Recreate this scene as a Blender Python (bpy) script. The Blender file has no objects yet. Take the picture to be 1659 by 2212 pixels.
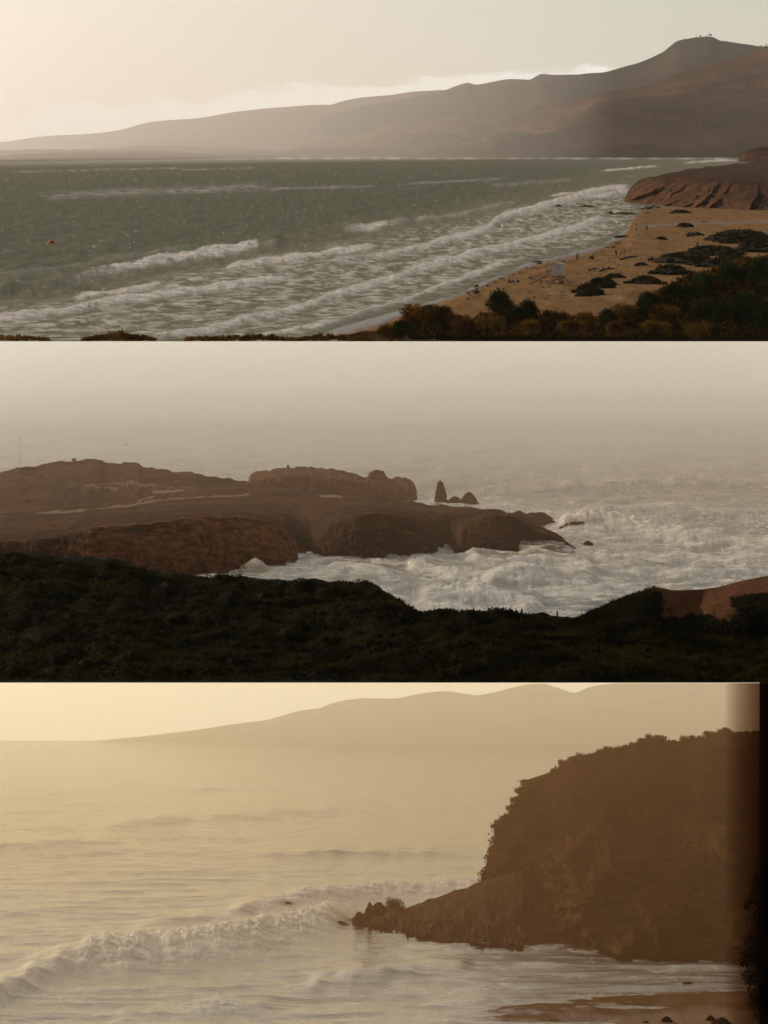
import bpy, bmesh, math, random
import numpy as np
from mathutils import Vector, Matrix

# ------------------------------------------------------------------ camera, sky, sun, exposure
scene = bpy.context.scene
CAMZ = 27.0                     # metres above the upper bay
FOC, PCX, HOR = 8295.0, 829.5, 322.0   # focal length, centre column and horizon row in picture units
LIP1, LIP2 = 737.33, 1474.67    # the two edges where one terrace of the coast ends above the next

cam_d = bpy.data.cameras.new('camera'); cam = bpy.data.objects.new('camera', cam_d)
scene.collection.objects.link(cam); scene.camera = cam
cam.location = (0, 0, CAMZ); cam.rotation_euler = (math.radians(90), 0, 0)
cam_d.sensor_fit = 'HORIZONTAL'; cam_d.sensor_width = 36; cam_d.lens = 180
cam_d.shift_y = -(1106.0 - HOR) / 1659.0
cam_d.clip_start = 1.0; cam_d.clip_end = 80000

SUN_AZ, SUN_EL = -42.0, 20.0    # degrees: left of the view, above the horizon
w = bpy.data.worlds.new('World'); scene.world = w; w.use_nodes = True
nt = w.node_tree; nt.nodes.clear()
def wn(t, **k):
    n = nt.nodes.new(t)
    for a, b in k.items(): setattr(n, a, b)
    return n
sky = wn('ShaderNodeTexSky', sky_type='NISHITA', sun_disc=False)
sky.sun_elevation = math.radians(SUN_EL); sky.sun_rotation = math.radians(SUN_AZ)
sky.air_density = 1.0; sky.dust_density = 0.7; sky.ozone_density = 1.0
hs = wn('ShaderNodeHueSaturation'); hs.inputs['Saturation'].default_value = 0.30
tint = wn('ShaderNodeMix', data_type='RGBA', blend_type='MULTIPLY'); tint.inputs['Factor'].default_value = 1
tint.inputs['B'].default_value = (1.0, 0.99, 0.915, 1)
# low cloud bank above the far ridge
tc = wn('ShaderNodeTexCoord'); sep = wn('ShaderNodeSeparateXYZ')
mp = wn('ShaderNodeMapping'); mp.inputs['Scale'].default_value = (70, 70, 260)
nz = wn('ShaderNodeTexNoise'); nz.inputs['Scale'].default_value = 1.0; nz.inputs['Detail'].default_value = 6; nz.inputs['Roughness'].default_value = 0.55
mp2 = wn('ShaderNodeMapping'); mp2.inputs['Scale'].default_value = (22, 22, 0)
nz2 = wn('ShaderNodeTexNoise'); nz2.inputs['Scale'].default_value = 1.0; nz2.inputs['Detail'].default_value = 3
top = wn('ShaderNodeMath', operation='MULTIPLY_ADD'); top.inputs[1].default_value = 0.012
top2 = wn('ShaderNodeMath', operation='MULTIPLY_ADD'); top2.inputs[1].default_value = 0.010
low = wn('ShaderNodeMapRange'); low.inputs['From Min'].default_value = -.12; low.inputs['From Max'].default_value = .12; low.inputs['To Min'].default_value = -.0025; low.inputs['To Max'].default_value = .0165
dif = wn('ShaderNodeMath', operation='SUBTRACT')
msk = wn('ShaderNodeMapRange'); msk.interpolation_type = 'SMOOTHSTEP'
msk.inputs['From Min'].default_value = 0.0; msk.inputs['From Max'].default_value = 0.0022
msk.inputs['To Min'].default_value = 0.0; msk.inputs['To Max'].default_value = 0.8
cm = wn('ShaderNodeMix', data_type='RGBA'); cm.inputs['B'].default_value = (12.8, 12.4, 11.6, 1)
bg = wn('ShaderNodeBackground'); bg.inputs['Strength'].default_value = 0.078
out = wn('ShaderNodeOutputWorld'); L = nt.links.new
L(sky.outputs[0], hs.inputs['Color']); L(hs.outputs[0], tint.inputs['A'])
L(tc.outputs['Generated'], sep.inputs[0]); L(tc.outputs['Generated'], mp.inputs[0]); L(tc.outputs['Generated'], mp2.inputs[0])
L(mp.outputs[0], nz.inputs[0]); L(mp2.outputs[0], nz2.inputs[0])
L(sep.outputs['X'], low.inputs[0]); L(low.outputs[0], top.inputs[2]); L(nz2.outputs[0], top.inputs[0]); L(nz.outputs[0], top2.inputs[0]); L(top.outputs[0], top2.inputs[2])
L(top2.outputs[0], dif.inputs[0]); L(sep.outputs['Z'], dif.inputs[1]); L(dif.outputs[0], msk.inputs[0])
L(msk.outputs[0], cm.inputs['Factor']); L(tint.outputs['Result'], cm.inputs['A'])
L(cm.outputs['Result'], bg.inputs[0]); L(bg.outputs[0], out.inputs[0])

sd = bpy.data.lights.new('sun', 'SUN'); sd.energy = 3.4; sd.angle = math.radians(0.6); sd.color = (1.0, 0.86, 0.69)
sun = bpy.data.objects.new('sun', sd); scene.collection.objects.link(sun)
az, el = math.radians(SUN_AZ), math.radians(SUN_EL)
to_sun = Vector((math.sin(az) * math.cos(el), math.cos(az) * math.cos(el), math.sin(el)))
sun.rotation_euler = to_sun.to_track_quat('Z', 'Y').to_euler()
vs = scene.view_settings
vs.view_transform = 'Standard'; vs.look = 'None'; vs.exposure = 0.0; vs.gamma = 1.0
scene.cycles.volume_bounces = 1; scene.cycles.max_bounces = 4; scene.cycles.diffuse_bounces = 2; scene.cycles.glossy_bounces = 2
scene.cycles.use_denoising = True; scene.cycles.use_adaptive_sampling = True; scene.cycles.adaptive_threshold = .02

ORD = 'first second third fourth fifth sixth seventh eighth ninth tenth eleventh twelfth thirteenth fourteenth fifteenth sixteenth seventeenth eighteenth nineteenth twentieth'.split() + ['twenty-' + x for x in 'first second third fourth fifth sixth seventh eighth ninth'.split()] + ['thirtieth']
# ------------------------------------------------------------------ numbers, noise, meshes
rng = np.random.default_rng(7); random.seed(7)
def c(h):
    h = h.lstrip('#'); v = [int(h[i:i+2], 16) / 255 for i in (0, 2, 4)]
    return tuple(((x + .055) / 1.055) ** 2.4 if x > .04045 else x / 12.92 for x in v) + (1,)
def W(px, py, d):
    px, py, d = np.broadcast_arrays(np.asarray(px, float), np.asarray(py, float), np.asarray(d, float))
    return np.stack([(px - PCX) / FOC * d, d, CAMZ - (py - HOR) / FOC * d], -1)
def GD(py, z): return (CAMZ - z) * FOC / (np.asarray(py, float) - HOR)
def G(px, py, z): return W(px, py, GD(py, z))

_perm = np.random.default_rng(3).permutation(256); _perm = np.concatenate([_perm, _perm, _perm])
_grad = np.random.default_rng(4).normal(size=(256, 3)); _grad /= np.linalg.norm(_grad, axis=1)[:, None]
_g2 = np.stack([np.cos(np.arange(256) * 2.399963), np.sin(np.arange(256) * 2.399963)], -1).astype(np.float32)[_perm[:256]]
def noise(x, y, z=0.0):
    f4 = np.float32
    if np.ndim(z) == 0:
        x, y = np.broadcast_arrays(np.asarray(x, float), np.asarray(y, float)); k = int(abs(z) * 37.7) & 255
        xi, yi = np.floor(x), np.floor(y); xf, yf = (x - xi).astype(f4), (y - yi).astype(f4)
        xi = xi.astype(np.int64) & 255; yi = (yi.astype(np.int64) + k * 7) & 255
        u, v = [t * t * t * (t * (t * 6 - 15) + 10) for t in (xf, yf)]
        a0, a1 = _perm[xi + k], _perm[xi + 1 + k]
        def g(h, j, i):
            r = _g2[_perm[h + ((yi + j) & 255)]]; return r[..., 0] * (xf - i) + r[..., 1] * (yf - j)
        p0 = g(a0, 0, 0); p0 = p0 + u * (g(a1, 0, 1) - p0); p1 = g(a0, 1, 0); p1 = p1 + u * (g(a1, 1, 1) - p1)
        return 1.45 * (p0 + v * (p1 - p0))
    x, y, z = np.broadcast_arrays(np.asarray(x, float), np.asarray(y, float), np.asarray(z, float))
    xi, yi, zi = np.floor(x).astype(int), np.floor(y).astype(int), np.floor(z).astype(int)
    xf, yf, zf = x - xi, y - yi, z - zi
    u, v, q = [t * t * t * (t * (t * 6 - 15) + 10) for t in (xf, yf, zf)]
    def g(i, j, k):
        h = _perm[_perm[_perm[(xi + i) & 255] + ((yi + j) & 255)] + ((zi + k) & 255)]
        gr = _grad[h]
        return gr[..., 0] * (xf - i) + gr[..., 1] * (yf - j) + gr[..., 2] * (zf - k)
    l = lambda a, b, t: a + (b - a) * t
    return 1.6 * l(l(l(g(0,0,0), g(1,0,0), u), l(g(0,1,0), g(1,1,0), u), v), l(l(g(0,0,1), g(1,0,1), u), l(g(0,1,1), g(1,1,1), u), v), q)
def fbm(x, y, z=0.0, o=4, gain=.5, lac=2.03):
    s = 0; a = 1; f = 1
    for i in range(o):
        s = s + a * noise(np.asarray(x) * f + 17.3 * i, np.asarray(y) * f + 5.1 * i, z * f); a *= gain; f *= lac
    return s
def ridged(x, y, z=0.0, o=4, gain=.5):
    s = 0; a = 1; f = 1
    for i in range(o):
        s = s + a * (1 - 2 * np.abs(noise(np.asarray(x) * f + 9.7 * i, np.asarray(y) * f + 3.3 * i, z * f))); a *= gain; f *= 2.1
    return s
def sstep(a, b, x):
    t = np.clip((x - a) / (b - a), 0, 1); return t * t * (3 - 2 * t)
def pchip(xs, ys, x):
    xs, ys = np.asarray(xs, float), np.asarray(ys, float)
    h = np.diff(xs); dl = np.diff(ys) / h; m = np.zeros_like(ys)
    m[0], m[-1] = dl[0], dl[-1]
    for i in range(1, len(xs) - 1):
        if dl[i-1] * dl[i] > 0: m[i] = 2 * dl[i-1] * dl[i] / (dl[i-1] + dl[i])
    x = np.clip(x, xs[0], xs[-1]); i = np.clip(np.searchsorted(xs, x) - 1, 0, len(xs) - 2)
    t = (x - xs[i]) / h[i]
    return ((1+2*t)*(1-t)**2*ys[i] + t*(1-t)**2*h[i]*m[i] + t*t*(3-2*t)*ys[i+1] + t*t*(t-1)*h[i]*m[i+1])
def line(pts, x, smooth=True):
    a = np.asarray(pts, float)
    return pchip(a[:, 0], a[:, 1], x) if smooth and len(a) > 2 else np.interp(x, a[:, 0], a[:, 1])

def link(o, parent=None):
    scene.collection.objects.link(o)
    if parent: o.parent = parent
    return o
def np_mesh(name, V, Fc, smooth=True, attrs=None, uv=None):
    V = np.asarray(V, np.float32).reshape(-1, 3); Fc = np.asarray(Fc, np.int32); k = Fc.shape[1]; n = len(Fc)
    me = bpy.data.meshes.new(name)
    me.vertices.add(len(V)); me.vertices.foreach_set('co', V.ravel())
    me.loops.add(n * k); me.loops.foreach_set('vertex_index', Fc.ravel())
    me.polygons.add(n); me.polygons.foreach_set('loop_start', np.arange(n, dtype=np.int32) * k)
    me.polygons.foreach_set('loop_total', np.full(n, k, np.int32))
    me.polygons.foreach_set('use_smooth', np.full(n, smooth, bool))
    me.update(calc_edges=True)
    for an, av in (attrs or {}).items():
        at = me.attributes.new(an, 'FLOAT', 'POINT'); at.data.foreach_set('value', np.asarray(av, np.float32).ravel())
    if uv is not None:
        ul = me.uv_layers.new(name='UVMap'); ul.data.foreach_set('uv', np.asarray(uv, np.float32).reshape(-1, 2)[Fc.ravel()].ravel())
    return me
def grid_faces(ny, nx):
    i = np.arange(ny * nx).reshape(ny, nx)
    return np.stack([i[:-1, :-1], i[:-1, 1:], i[1:, 1:], i[1:, :-1]], -1).reshape(-1, 4)
def obj(name, me, mat, parent=None):
    o = bpy.data.objects.new(name, me)
    if mat is not None:
        me.materials.clear(); me.materials.append(mat)
    return link(o, parent)
def tag(o, label=None, cat=None, group=None, kind=None):
    if label: o['label'] = label
    if cat: o['category'] = cat
    if group: o['group'] = group
    if kind: o['kind'] = kind
    return o
def empty(name, loc, rz=0, s=1):
    o = bpy.data.objects.new(name, None); o.location = loc; o.rotation_euler = (0, 0, rz); o.scale = (s, s, s)
    o.empty_display_size = .2
    return link(o)
def copy_tree(o, parent=None):
    k = o.copy(); scene.collection.objects.link(k); k.parent = parent
    for ch in o.children: copy_tree(ch, k)
    return k
class MB:
    """collects boxes, bars and lathes into one mesh"""
    def __init__(s): s.v = []; s.f = []
    def raw(s, v, f):
        b = len(s.v); s.v += [tuple(p) for p in v]; s.f += [tuple(i + b for i in q) for q in f]
    def box(s, lo, hi):
        x0, y0, z0 = lo; x1, y1, z1 = hi
        s.raw([(x0,y0,z0),(x1,y0,z0),(x1,y1,z0),(x0,y1,z0),(x0,y0,z1),(x1,y0,z1),(x1,y1,z1),(x0,y1,z1)],
              [(0,3,2,1),(4,5,6,7),(0,1,5,4),(1,2,6,5),(2,3,7,6),(3,0,4,7)])
    def bar(s, a, b, r, n=6, r2=None):
        a, b = Vector(a), Vector(b); d = (b - a).normalized(); u = d.orthogonal().normalized(); v = d.cross(u)
        r2 = r if r2 is None else r2; vs_ = []
        for p, q in ((a, r), (b, r2)):
            for k in range(n):
                t = 2 * math.pi * k / n; vs_.append(p + (u * math.cos(t) + v * math.sin(t)) * q)
        s.raw(vs_, [(k, (k+1) % n, n + (k+1) % n, n + k) for k in range(n)] + [tuple(range(n))[::-1], tuple(range(n, 2*n))])
    def path(s, pts, r, n=6):
        for a, b in zip(pts[:-1], pts[1:]): s.bar(a, b, r, n)
    def build(s, name, mat, parent=None, smooth=False):
        me = bpy.data.meshes.new(name); me.from_pydata(s.v, [], s.f); me.update()
        if smooth:
            me.polygons.foreach_set('use_smooth', [True] * len(me.polygons))
        return obj(name, me, mat, parent)

# ------------------------------------------------------------------ materials
def mat_new(name):
    m = bpy.data.materials.new(name); m.use_nodes = True; t = m.node_tree; t.nodes.clear()
    return m, t
class N:
    def __init__(s, t): s.t = t
    def __call__(s, typ, **k):
        n = s.t.nodes.new(typ); ins = k.pop('i', {})
        for a, b in k.items(): setattr(n, a, b)
        for a, b in ins.items():
            if isinstance(b, bpy.types.NodeSocket): s.t.links.new(b, n.inputs[a])
            else: n.inputs[a].default_value = b
        return n
    def mixc(s, f, a, b):
        return s('ShaderNodeMix', data_type='RGBA', i={'Factor': f, 'A': a, 'B': b}).outputs['Result']
    def rng(s, v, a, b, lo=0.0, hi=1.0):
        return s('ShaderNodeMapRange', i={'Value': v, 'From Min': a, 'From Max': b, 'To Min': lo, 'To Max': hi}).outputs[0]
    def noise(s, vec, sc, det=4, rough=.55, dim='3D'):
        return s('ShaderNodeTexNoise', noise_dimensions=dim, i={'Vector': vec, 'Scale': sc, 'Detail': det, 'Roughness': rough}).outputs[0]
    def attr(s, n): return s('ShaderNodeAttribute', attribute_name=n).outputs['Fac']
    def out(s, sh, vol=None):
        o = s('ShaderNodeOutputMaterial')
        if sh: s.t.links.new(sh, o.inputs['Surface'])
        if vol: s.t.links.new(vol, o.inputs['Volume'])

def plain(name, col, rough=.8, var=.25, scale=3.0, spec=.3, metal=0, bump=.0):
    m, t = mat_new(name); n = N(t)
    p = n('ShaderNodeTexCoord').outputs['Object']
    f = n.noise(p, scale, 5)
    a = tuple(x * (1 - var) for x in col[:3]) + (1,); b = tuple(min(1, x * (1 + var)) for x in col[:3]) + (1,)
    b_ = n('ShaderNodeBsdfPrincipled', i={'Base Color': n.mixc(n.rng(f, .3, .7), a, b), 'Roughness': rough, 'Specular IOR Level': spec, 'Metallic': metal})
    if bump:
        bp = n('ShaderNodeBump', i={'Strength': bump, 'Distance': .05, 'Height': n.noise(p, scale * 4, 6)})
        t.links.new(bp.outputs[0], b_.inputs['Normal'])
    n.out(b_.outputs[0]); return m

def water(name, deep, shallow, foam, rough, bump, uvscale, dist, refl, gloss=(1, 1, 1, 1), gain=1.6):
    """rough sea: the water's own colour below, sky mirrored up to the share a ruffled surface gives back, foam on top"""
    m, t = mat_new(name); n = N(t)
    uv = n('ShaderNodeUVMap').outputs[0]
    mp_ = n('ShaderNodeMapping', i={'Vector': uv, 'Scale': (uvscale[0], uvscale[1], 1)}).outputs[0]
    n1 = n.noise(mp_, 1.0, 6, .65)
    sh = n.attr('shallow'); fo = n.attr('foam')
    col = n.mixc(sh, deep, shallow)
    bp = n('ShaderNodeBump', i={'Strength': bump, 'Distance': dist, 'Height': n1}).outputs[0]
    wd = n('ShaderNodeBsdfDiffuse', i={'Color': col, 'Normal': bp})
    wg = n('ShaderNodeBsdfGlossy', i={'Color': gloss, 'Roughness': rough, 'Normal': bp})
    fr = n('ShaderNodeFresnel', i={'IOR': 1.33, 'Normal': bp}).outputs[0]
    fr = n('ShaderNodeMath', operation='MINIMUM', i={0: n('ShaderNodeMath', operation='MULTIPLY', i={0: fr, 1: gain}).outputs[0], 1: refl}).outputs[0]
    wb = n('ShaderNodeMixShader', i={0: fr, 1: wd.outputs[0], 2: wg.outputs[0]})
    fcol = n.mixc(n.rng(n.noise(mp_, 2.0, 5, .7), .38, .62), tuple(x * .58 for x in foam[:3]) + (1,), foam)
    fb = n('ShaderNodeBsdfDiffuse', i={'Color': fcol, 'Roughness': .5})
    ft = n('ShaderNodeBsdfTranslucent', i={'Color': fcol})
    fm = n('ShaderNodeMixShader', i={0: .3, 1: fb.outputs[0], 2: ft.outputs[0]})
    mx = n('ShaderNodeMixShader', i={0: fo, 1: wb.outputs[0], 2: fm.outputs[0]})
    n.out(mx.outputs[0]); return m

def land(name, low, high, rock, scale, rockscale, path=None, bump=.4, dist=.3, rough=.95, stretch=(1, 1, 1), con=.15, dk=.5, rot=0.0):
    """two ground colours in patches, rock where the attribute says so, an optional bare path"""
    m, t = mat_new(name); n = N(t)
    p = n('ShaderNodeMapping', i={'Vector': n('ShaderNodeTexCoord').outputs['Object'], 'Rotation': (0, rot, 0), 'Scale': stretch}).outputs[0]
    a = n.mixc(n.rng(n.noise(p, scale, 9, .7), .5 - con, .5 + con), low, high)
    r2 = tuple(x * dk for x in rock[:3]) + (1,)
    rk = n.mixc(n.rng(n.noise(p, rockscale, 9, .75), .5 - con, .5 + con), r2, rock)
    f = n.rng(n('ShaderNodeMath', operation='ADD', i={0: n.attr('rock'), 1: n.rng(n.noise(p, rockscale * .35, 7, .75), .2, .8, -.6, .6)}).outputs[0], .35, .65)
    col = n.mixc(f, a, rk)
    if path is not None: col = n.mixc(n.attr('path'), col, path)
    bp = n('ShaderNodeBump', i={'Strength': bump, 'Distance': dist, 'Height': n.noise(p, rockscale * 1.7, 9, .7)}).outputs[0]
    b = n('ShaderNodeBsdfPrincipled', i={'Base Color': col, 'Roughness': rough, 'Specular IOR Level': .03, 'Normal': bp})
    n.out(b.outputs[0]); return m

def leafmat(name, a, b, scale=1.5):
    m, t = mat_new(name); n = N(t)
    p = n('ShaderNodeNewGeometry').outputs['Position']
    col = n.mixc(n.rng(n.noise(p, scale, 4, .6), .35, .65), a, b)
    d = n('ShaderNodeBsdfDiffuse', i={'Color': col}); tr = n('ShaderNodeBsdfTranslucent', i={'Color': col})
    n.out(n('ShaderNodeMixShader', i={0: .3, 1: d.outputs[0], 2: tr.outputs[0]}).outputs[0]); return m

def sandmat(name, dry, wet, scale, shine=.22):
    m, t = mat_new(name); n = N(t)
    p = n('ShaderNodeMapping', i={'Vector': n('ShaderNodeTexCoord').outputs['Object'], 'Scale': (1, .12, 1)}).outputs[0]
    k = n.noise(p, scale, 8, .7)
    d2 = tuple(x * .62 for x in dry[:3]) + (1,)
    dc = n.mixc(n.rng(k, .35, .62), d2, dry)
    w_ = n.attr('wet')
    col = n.mixc(w_, dc, wet)
    ro = n.rng(w_, 0, 1, .95, shine)
    bp = n('ShaderNodeBump', i={'Strength': n.rng(w_, 0, 1, .6, .05), 'Distance': .3, 'Height': n.noise(p, scale * 3, 8, .7)}).outputs[0]
    n.out(n('ShaderNodeBsdfPrincipled', i={'Base Color': col, 'Roughness': ro, 'Specular IOR Level': n.rng(w_, 0, 1, 0, .4), 'Normal': bp}).outputs[0]); return m

def emit(name, col, s=1.0):
    m, t = mat_new(name); n = N(t); m.cycles.emission_sampling = 'NONE'
    n.out(n('ShaderNodeEmission', i={'Color': col, 'Strength': s}).outputs[0]); return m
def air(name, col, dens, g):
    m, t = mat_new(name); n = N(t)
    n.out(None, n('ShaderNodeVolumePrincipled', i={'Color': col, 'Density': dens, 'Anisotropy': g}).outputs[0]); return m

M = {}
M['sea_upper'] = water('sea_upper', c('#323619'), c('#5d563a'), c('#f2e6da'), .34, .38, (10, 22), .6, .16, (1, .92, .74, 1))
M['sea_mid'] = water('sea_mid', c('#5c523a'), c('#675a40'), c('#faf0e0'), .26, .8, (9, 17), .35, .5, (1, .95, .86, 1))
M['sea_low'] = water('sea_low', c('#2e2012'), c('#3c2a18'), c('#fbf2de'), .18, .9, (8, 23), .16, .9, (1, .95, .78, 1), 1.7)  # golden gloss tint: warm light put into the sky reflection
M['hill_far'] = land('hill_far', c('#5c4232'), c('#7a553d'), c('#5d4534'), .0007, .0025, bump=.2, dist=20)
M['hill_near'] = land('hill_near', c('#382213'), c('#744a2b'), c('#573722'), .002, .006, bump=.6, dist=20, con=.12)
M['hill_dark'] = land('hill_dark', c('#2e251a'), c('#4a3724'), c('#4c3a2a'), .0012, .004, bump=.3, dist=20)
M['hill_shadow'] = land('hill_shadow', c('#281809'), c('#4c2e18'), c('#60402a'), .0025, .005, bump=.5, dist=20, con=.12)  # darker copy for the front hill: its shade is put into the colour
M['bluff'] = land('bluff', c('#2a1a0f'), c('#55351b'), c('#6e4729'), .03, .09, bump=.9, dist=3, con=.1, dk=.4)
M['sand_beach'] = sandmat('sand_beach', c('#92714f'), c('#574433'), .25, .38)
M['sand_low'] = sandmat('sand_low', c('#9a7850'), c('#6f5233'), .6, .12)
M['brush_ground'] = land('brush_ground', c('#1d1a10'), c('#3a2615'), c('#44301d'), .4, 1.2)
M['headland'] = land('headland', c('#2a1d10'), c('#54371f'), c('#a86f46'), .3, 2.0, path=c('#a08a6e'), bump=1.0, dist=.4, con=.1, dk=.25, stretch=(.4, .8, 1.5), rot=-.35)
M['headland_far'] = land('headland_far', c('#4c3a26'), c('#6b4c30'), c('#70492e'), .6, 1.4, bump=1.0, dist=.3, con=.1, dk=.4)
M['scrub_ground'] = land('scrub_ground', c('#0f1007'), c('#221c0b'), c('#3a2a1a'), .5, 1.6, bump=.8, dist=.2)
M['dune'] = land('dune', c('#56361f'), c('#744a30'), c('#15140d'), .5, 1.6, bump=.6, dist=.15)
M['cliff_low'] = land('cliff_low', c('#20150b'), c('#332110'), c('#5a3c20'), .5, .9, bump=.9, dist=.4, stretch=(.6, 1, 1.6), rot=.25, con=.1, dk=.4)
M['rock'] = land('rock', c('#33251a'), c('#523a28'), c('#4a3323'), .8, 2.0, bump=.8, dist=.15)
M['hill_gold_haze'] = land('hill_gold_haze', c('#d0c4a0'), c('#dccfaa'), c('#dccfaa'), .2, .5, bump=.1, dist=.1)  # pale gold stands in for the haze that fades these far hills
M['leaf_dark'] = leafmat('leaf_dark', c('#151d0a'), c('#3d431a'), .6)
M['leaf_dry'] = leafmat('leaf_dry', c('#281b0c'), c('#876028'), .5)
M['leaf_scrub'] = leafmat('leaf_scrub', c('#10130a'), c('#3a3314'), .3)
M['leaf_cliff'] = leafmat('leaf_cliff', c('#2a1e10'), c('#493419'), 1.0)
M['leaf_tree'] = leafmat('leaf_tree', c('#0a0d05'), c('#171a0b'))
M['bark'] = plain('bark', c('#2b2017'), .9)
M['white_paint'] = plain('white_paint', c('#bdb4a7'), .5, .08, 2)
M['roof_paint'] = plain('roof_paint', c('#b3aaa0'), .4, .08, 2)
M['timber'] = plain('timber', c('#6e5138'), .8, .2, 4)
M['dark_cloth'] = plain('dark_cloth', c('#1f1c1a'), .9, .2, 8)
M['skin'] = plain('skin', c('#b98763'), .6, .1, 6)
M['red_cloth'] = plain('red_cloth', c('#a03a22'), .8, .15, 6)
M['grey_cloth'] = plain('grey_cloth', c('#5c5a55'), .9, .15, 6)
M['blue_cloth'] = plain('blue_cloth', c('#2c3340'), .9, .15, 6)
M['brown_cloth'] = plain('brown_cloth', c('#4a3626'), .9, .15, 6)
M['driftwood'] = plain('driftwood', c('#2c2118'), .9, .3, 3)
M['kelp'] = plain('kelp', c('#241a10'), .8, .3, 3)
M['metal'] = plain('metal', c('#4a4640'), .5, .1, 3, metal=.6)
M['kite_orange'] = plain('kite_orange', c('#d98a2b'), .6, .1, 2)
M['kite_red'] = plain('kite_red', c('#a8371c'), .6, .1, 2)
M['wall_plaster'] = plain('wall_plaster', c('#8d7a63'), .8, .1, 2)
M['roof_far'] = plain('roof_far', c('#a9a095'), .6, .1, 2)
M['spray'] = leafmat('spray', c('#e9dfce'), c('#fbf4e6'))
M['post_dark'] = plain('post_dark', c('#1a0f07'), .95, .1, 3, spec=.0)
M['sky_mid'] = emit('sky_mid', c('#b9b5aa'), 1.0)
M['sky_low'] = emit('sky_low', c('#f6edcd'), 1.15)

# ------------------------------------------------------------------ landform builders
def loft(name, rows, x0, x1, nx, subs, mat, disp=None, rock=None, path=None, zf=False):
    """rows from the near foot to the far back; each row: (py points by px, depth points by px)"""
    px = np.linspace(x0, x1, nx); P = []
    for r in rows:
        py = line(r[0], px); d = line(r[1], px) if not np.isscalar(r[1]) else np.full(nx, float(r[1]))
        P.append(np.stack([px, py, d], -1))
    P = np.array(P); nr = len(rows)
    s = np.concatenate([np.linspace(i, i + 1, k, endpoint=False) for i, k in enumerate(subs)] + [[nr - 1]])
    i = np.clip(np.floor(s).astype(int), 0, nr - 2); t = (s - i)[:, None]
    py = P[i, :, 1] * (1 - t) + P[i+1, :, 1] * t
    d = P[i, :, 2] * (1 - t) + P[i+1, :, 2] * t
    Q = W(px[None, :], py, d); S = np.repeat(s[:, None], nx, 1); X = np.repeat(px[None, :], len(s), 0)
    if disp: Q = disp(Q, S, X)
    at = {'rock': rock(Q, S, X) if rock else np.zeros(S.shape)}
    if path: at['path'] = path(Q, S, X, py)
    me = np_mesh(name, Q, grid_faces(*S.shape), True, at)
    return obj(name, me, mat)
def zpy(z, d): return HOR + (CAMZ - z) / d * FOC

def rock_mesh(name, w_, h_, dp, seed, taper=.5, sub=4, rough=.3, lean=0.0, freq=1.6):
    bm = bmesh.new(); bmesh.ops.create_icosphere(bm, subdivisions=sub, radius=1)
    V = np.array([v.co for v in bm.verts])
    n = ridged(V[:, 0] * freq + seed, V[:, 1] * freq, V[:, 2] * freq, 4) * .5
    q = np.sign(noise(V[:, 0] * 2 + seed, V[:, 1] * 2, V[:, 2] * 3)) * .06
    R = V * (1 + rough * (n - .4) + q)[:, None]
    u = np.clip((R[:, 2] + .3) / 1.3, 0, 1.2)
    k = 1 - taper * u
    R = np.stack([R[:, 0] * k * w_ / 2 + lean * w_ * u, R[:, 1] * k * dp / 2, (R[:, 2] + .25) * h_ / 1.25], -1)
    for v, p in zip(bm.verts, R): v.co = p
    me = bpy.data.meshes.new(name); bm.to_mesh(me); bm.free()
    at = me.attributes.new('rock', 'FLOAT', 'POINT'); at.data.foreach_set('value', np.ones(len(me.vertices), np.float32))
    return me
def rock(px, py, wp, hp, z, seed, label, taper=.5, lean=0, name='rock', mat='rock', group=None, dk=.8, rough=.3):
    d = float(GD(py, z)); k = d / FOC
    o = obj(name, rock_mesh(name, wp * k, hp * k, wp * k * dk, seed, taper, lean=lean, rough=rough), M[mat])
    o.location = W(px, py, d)
    return tag(o, label, 'rock', group)

def leaf_cloud(name, centres, radii, n, size, squash=.8, seed=0, up=.25):
    """n small leaf blades spread through a set of lobes"""
    r = np.random.default_rng(seed); centres = np.asarray(centres, float); radii = np.asarray(radii, float)
    pw = radii ** 2; k = r.choice(len(centres), n, p=pw / pw.sum())
    dvec = r.normal(size=(n, 3)); dvec /= np.linalg.norm(dvec, axis=1)[:, None]
    rad = radii[k] * (r.random(n) ** .45) * (1 + .25 * r.normal(size=n) * .5)
    P = centres[k] + dvec * rad[:, None] * np.array([1, 1, squash])
    P[:, 2] = np.maximum(P[:, 2], .03)
    a = r.normal(size=(n, 3)); a[:, 2] += up; a /= np.linalg.norm(a, axis=1)[:, None]
    b = np.cross(a, r.normal(size=(n, 3))); b /= np.linalg.norm(b, axis=1)[:, None] + 1e-9
    s = size * (0.6 + .8 * r.random(n))[:, None]
    V = np.stack([P - b * s * .35, P + b * s * .35, P + a * s * 1.6], 1)
    return np_mesh(name, V.reshape(-1, 3), np.arange(3 * n).reshape(-1, 3), False)

def scatter_leaves(name, P, n_each, size, spread, mat, seed=0, up=1.2):
    """leaf blades standing on the points P (one mass of ground cover)"""
    r = np.random.default_rng(seed); P = np.repeat(P, n_each, 0); n = len(P)
    P = P + r.normal(size=(n, 3)) * np.array([spread, spread, spread * .35])
    a = r.normal(size=(n, 3)); a[:, 2] = np.abs(a[:, 2]) + up; a /= np.linalg.norm(a, axis=1)[:, None]
    b = np.cross(a, r.normal(size=(n, 3))); b /= np.linalg.norm(b, axis=1)[:, None] + 1e-9
    s = size * (.5 + r.random(n))[:, None]
    V = np.stack([P - b * s * .4, P + b * s * .4, P + a * s * 1.3], 1)
    return tag(obj(name, np_mesh(name, V.reshape(-1, 3), np.arange(3 * n).reshape(-1, 3), False), mat), kind='stuff')

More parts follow.
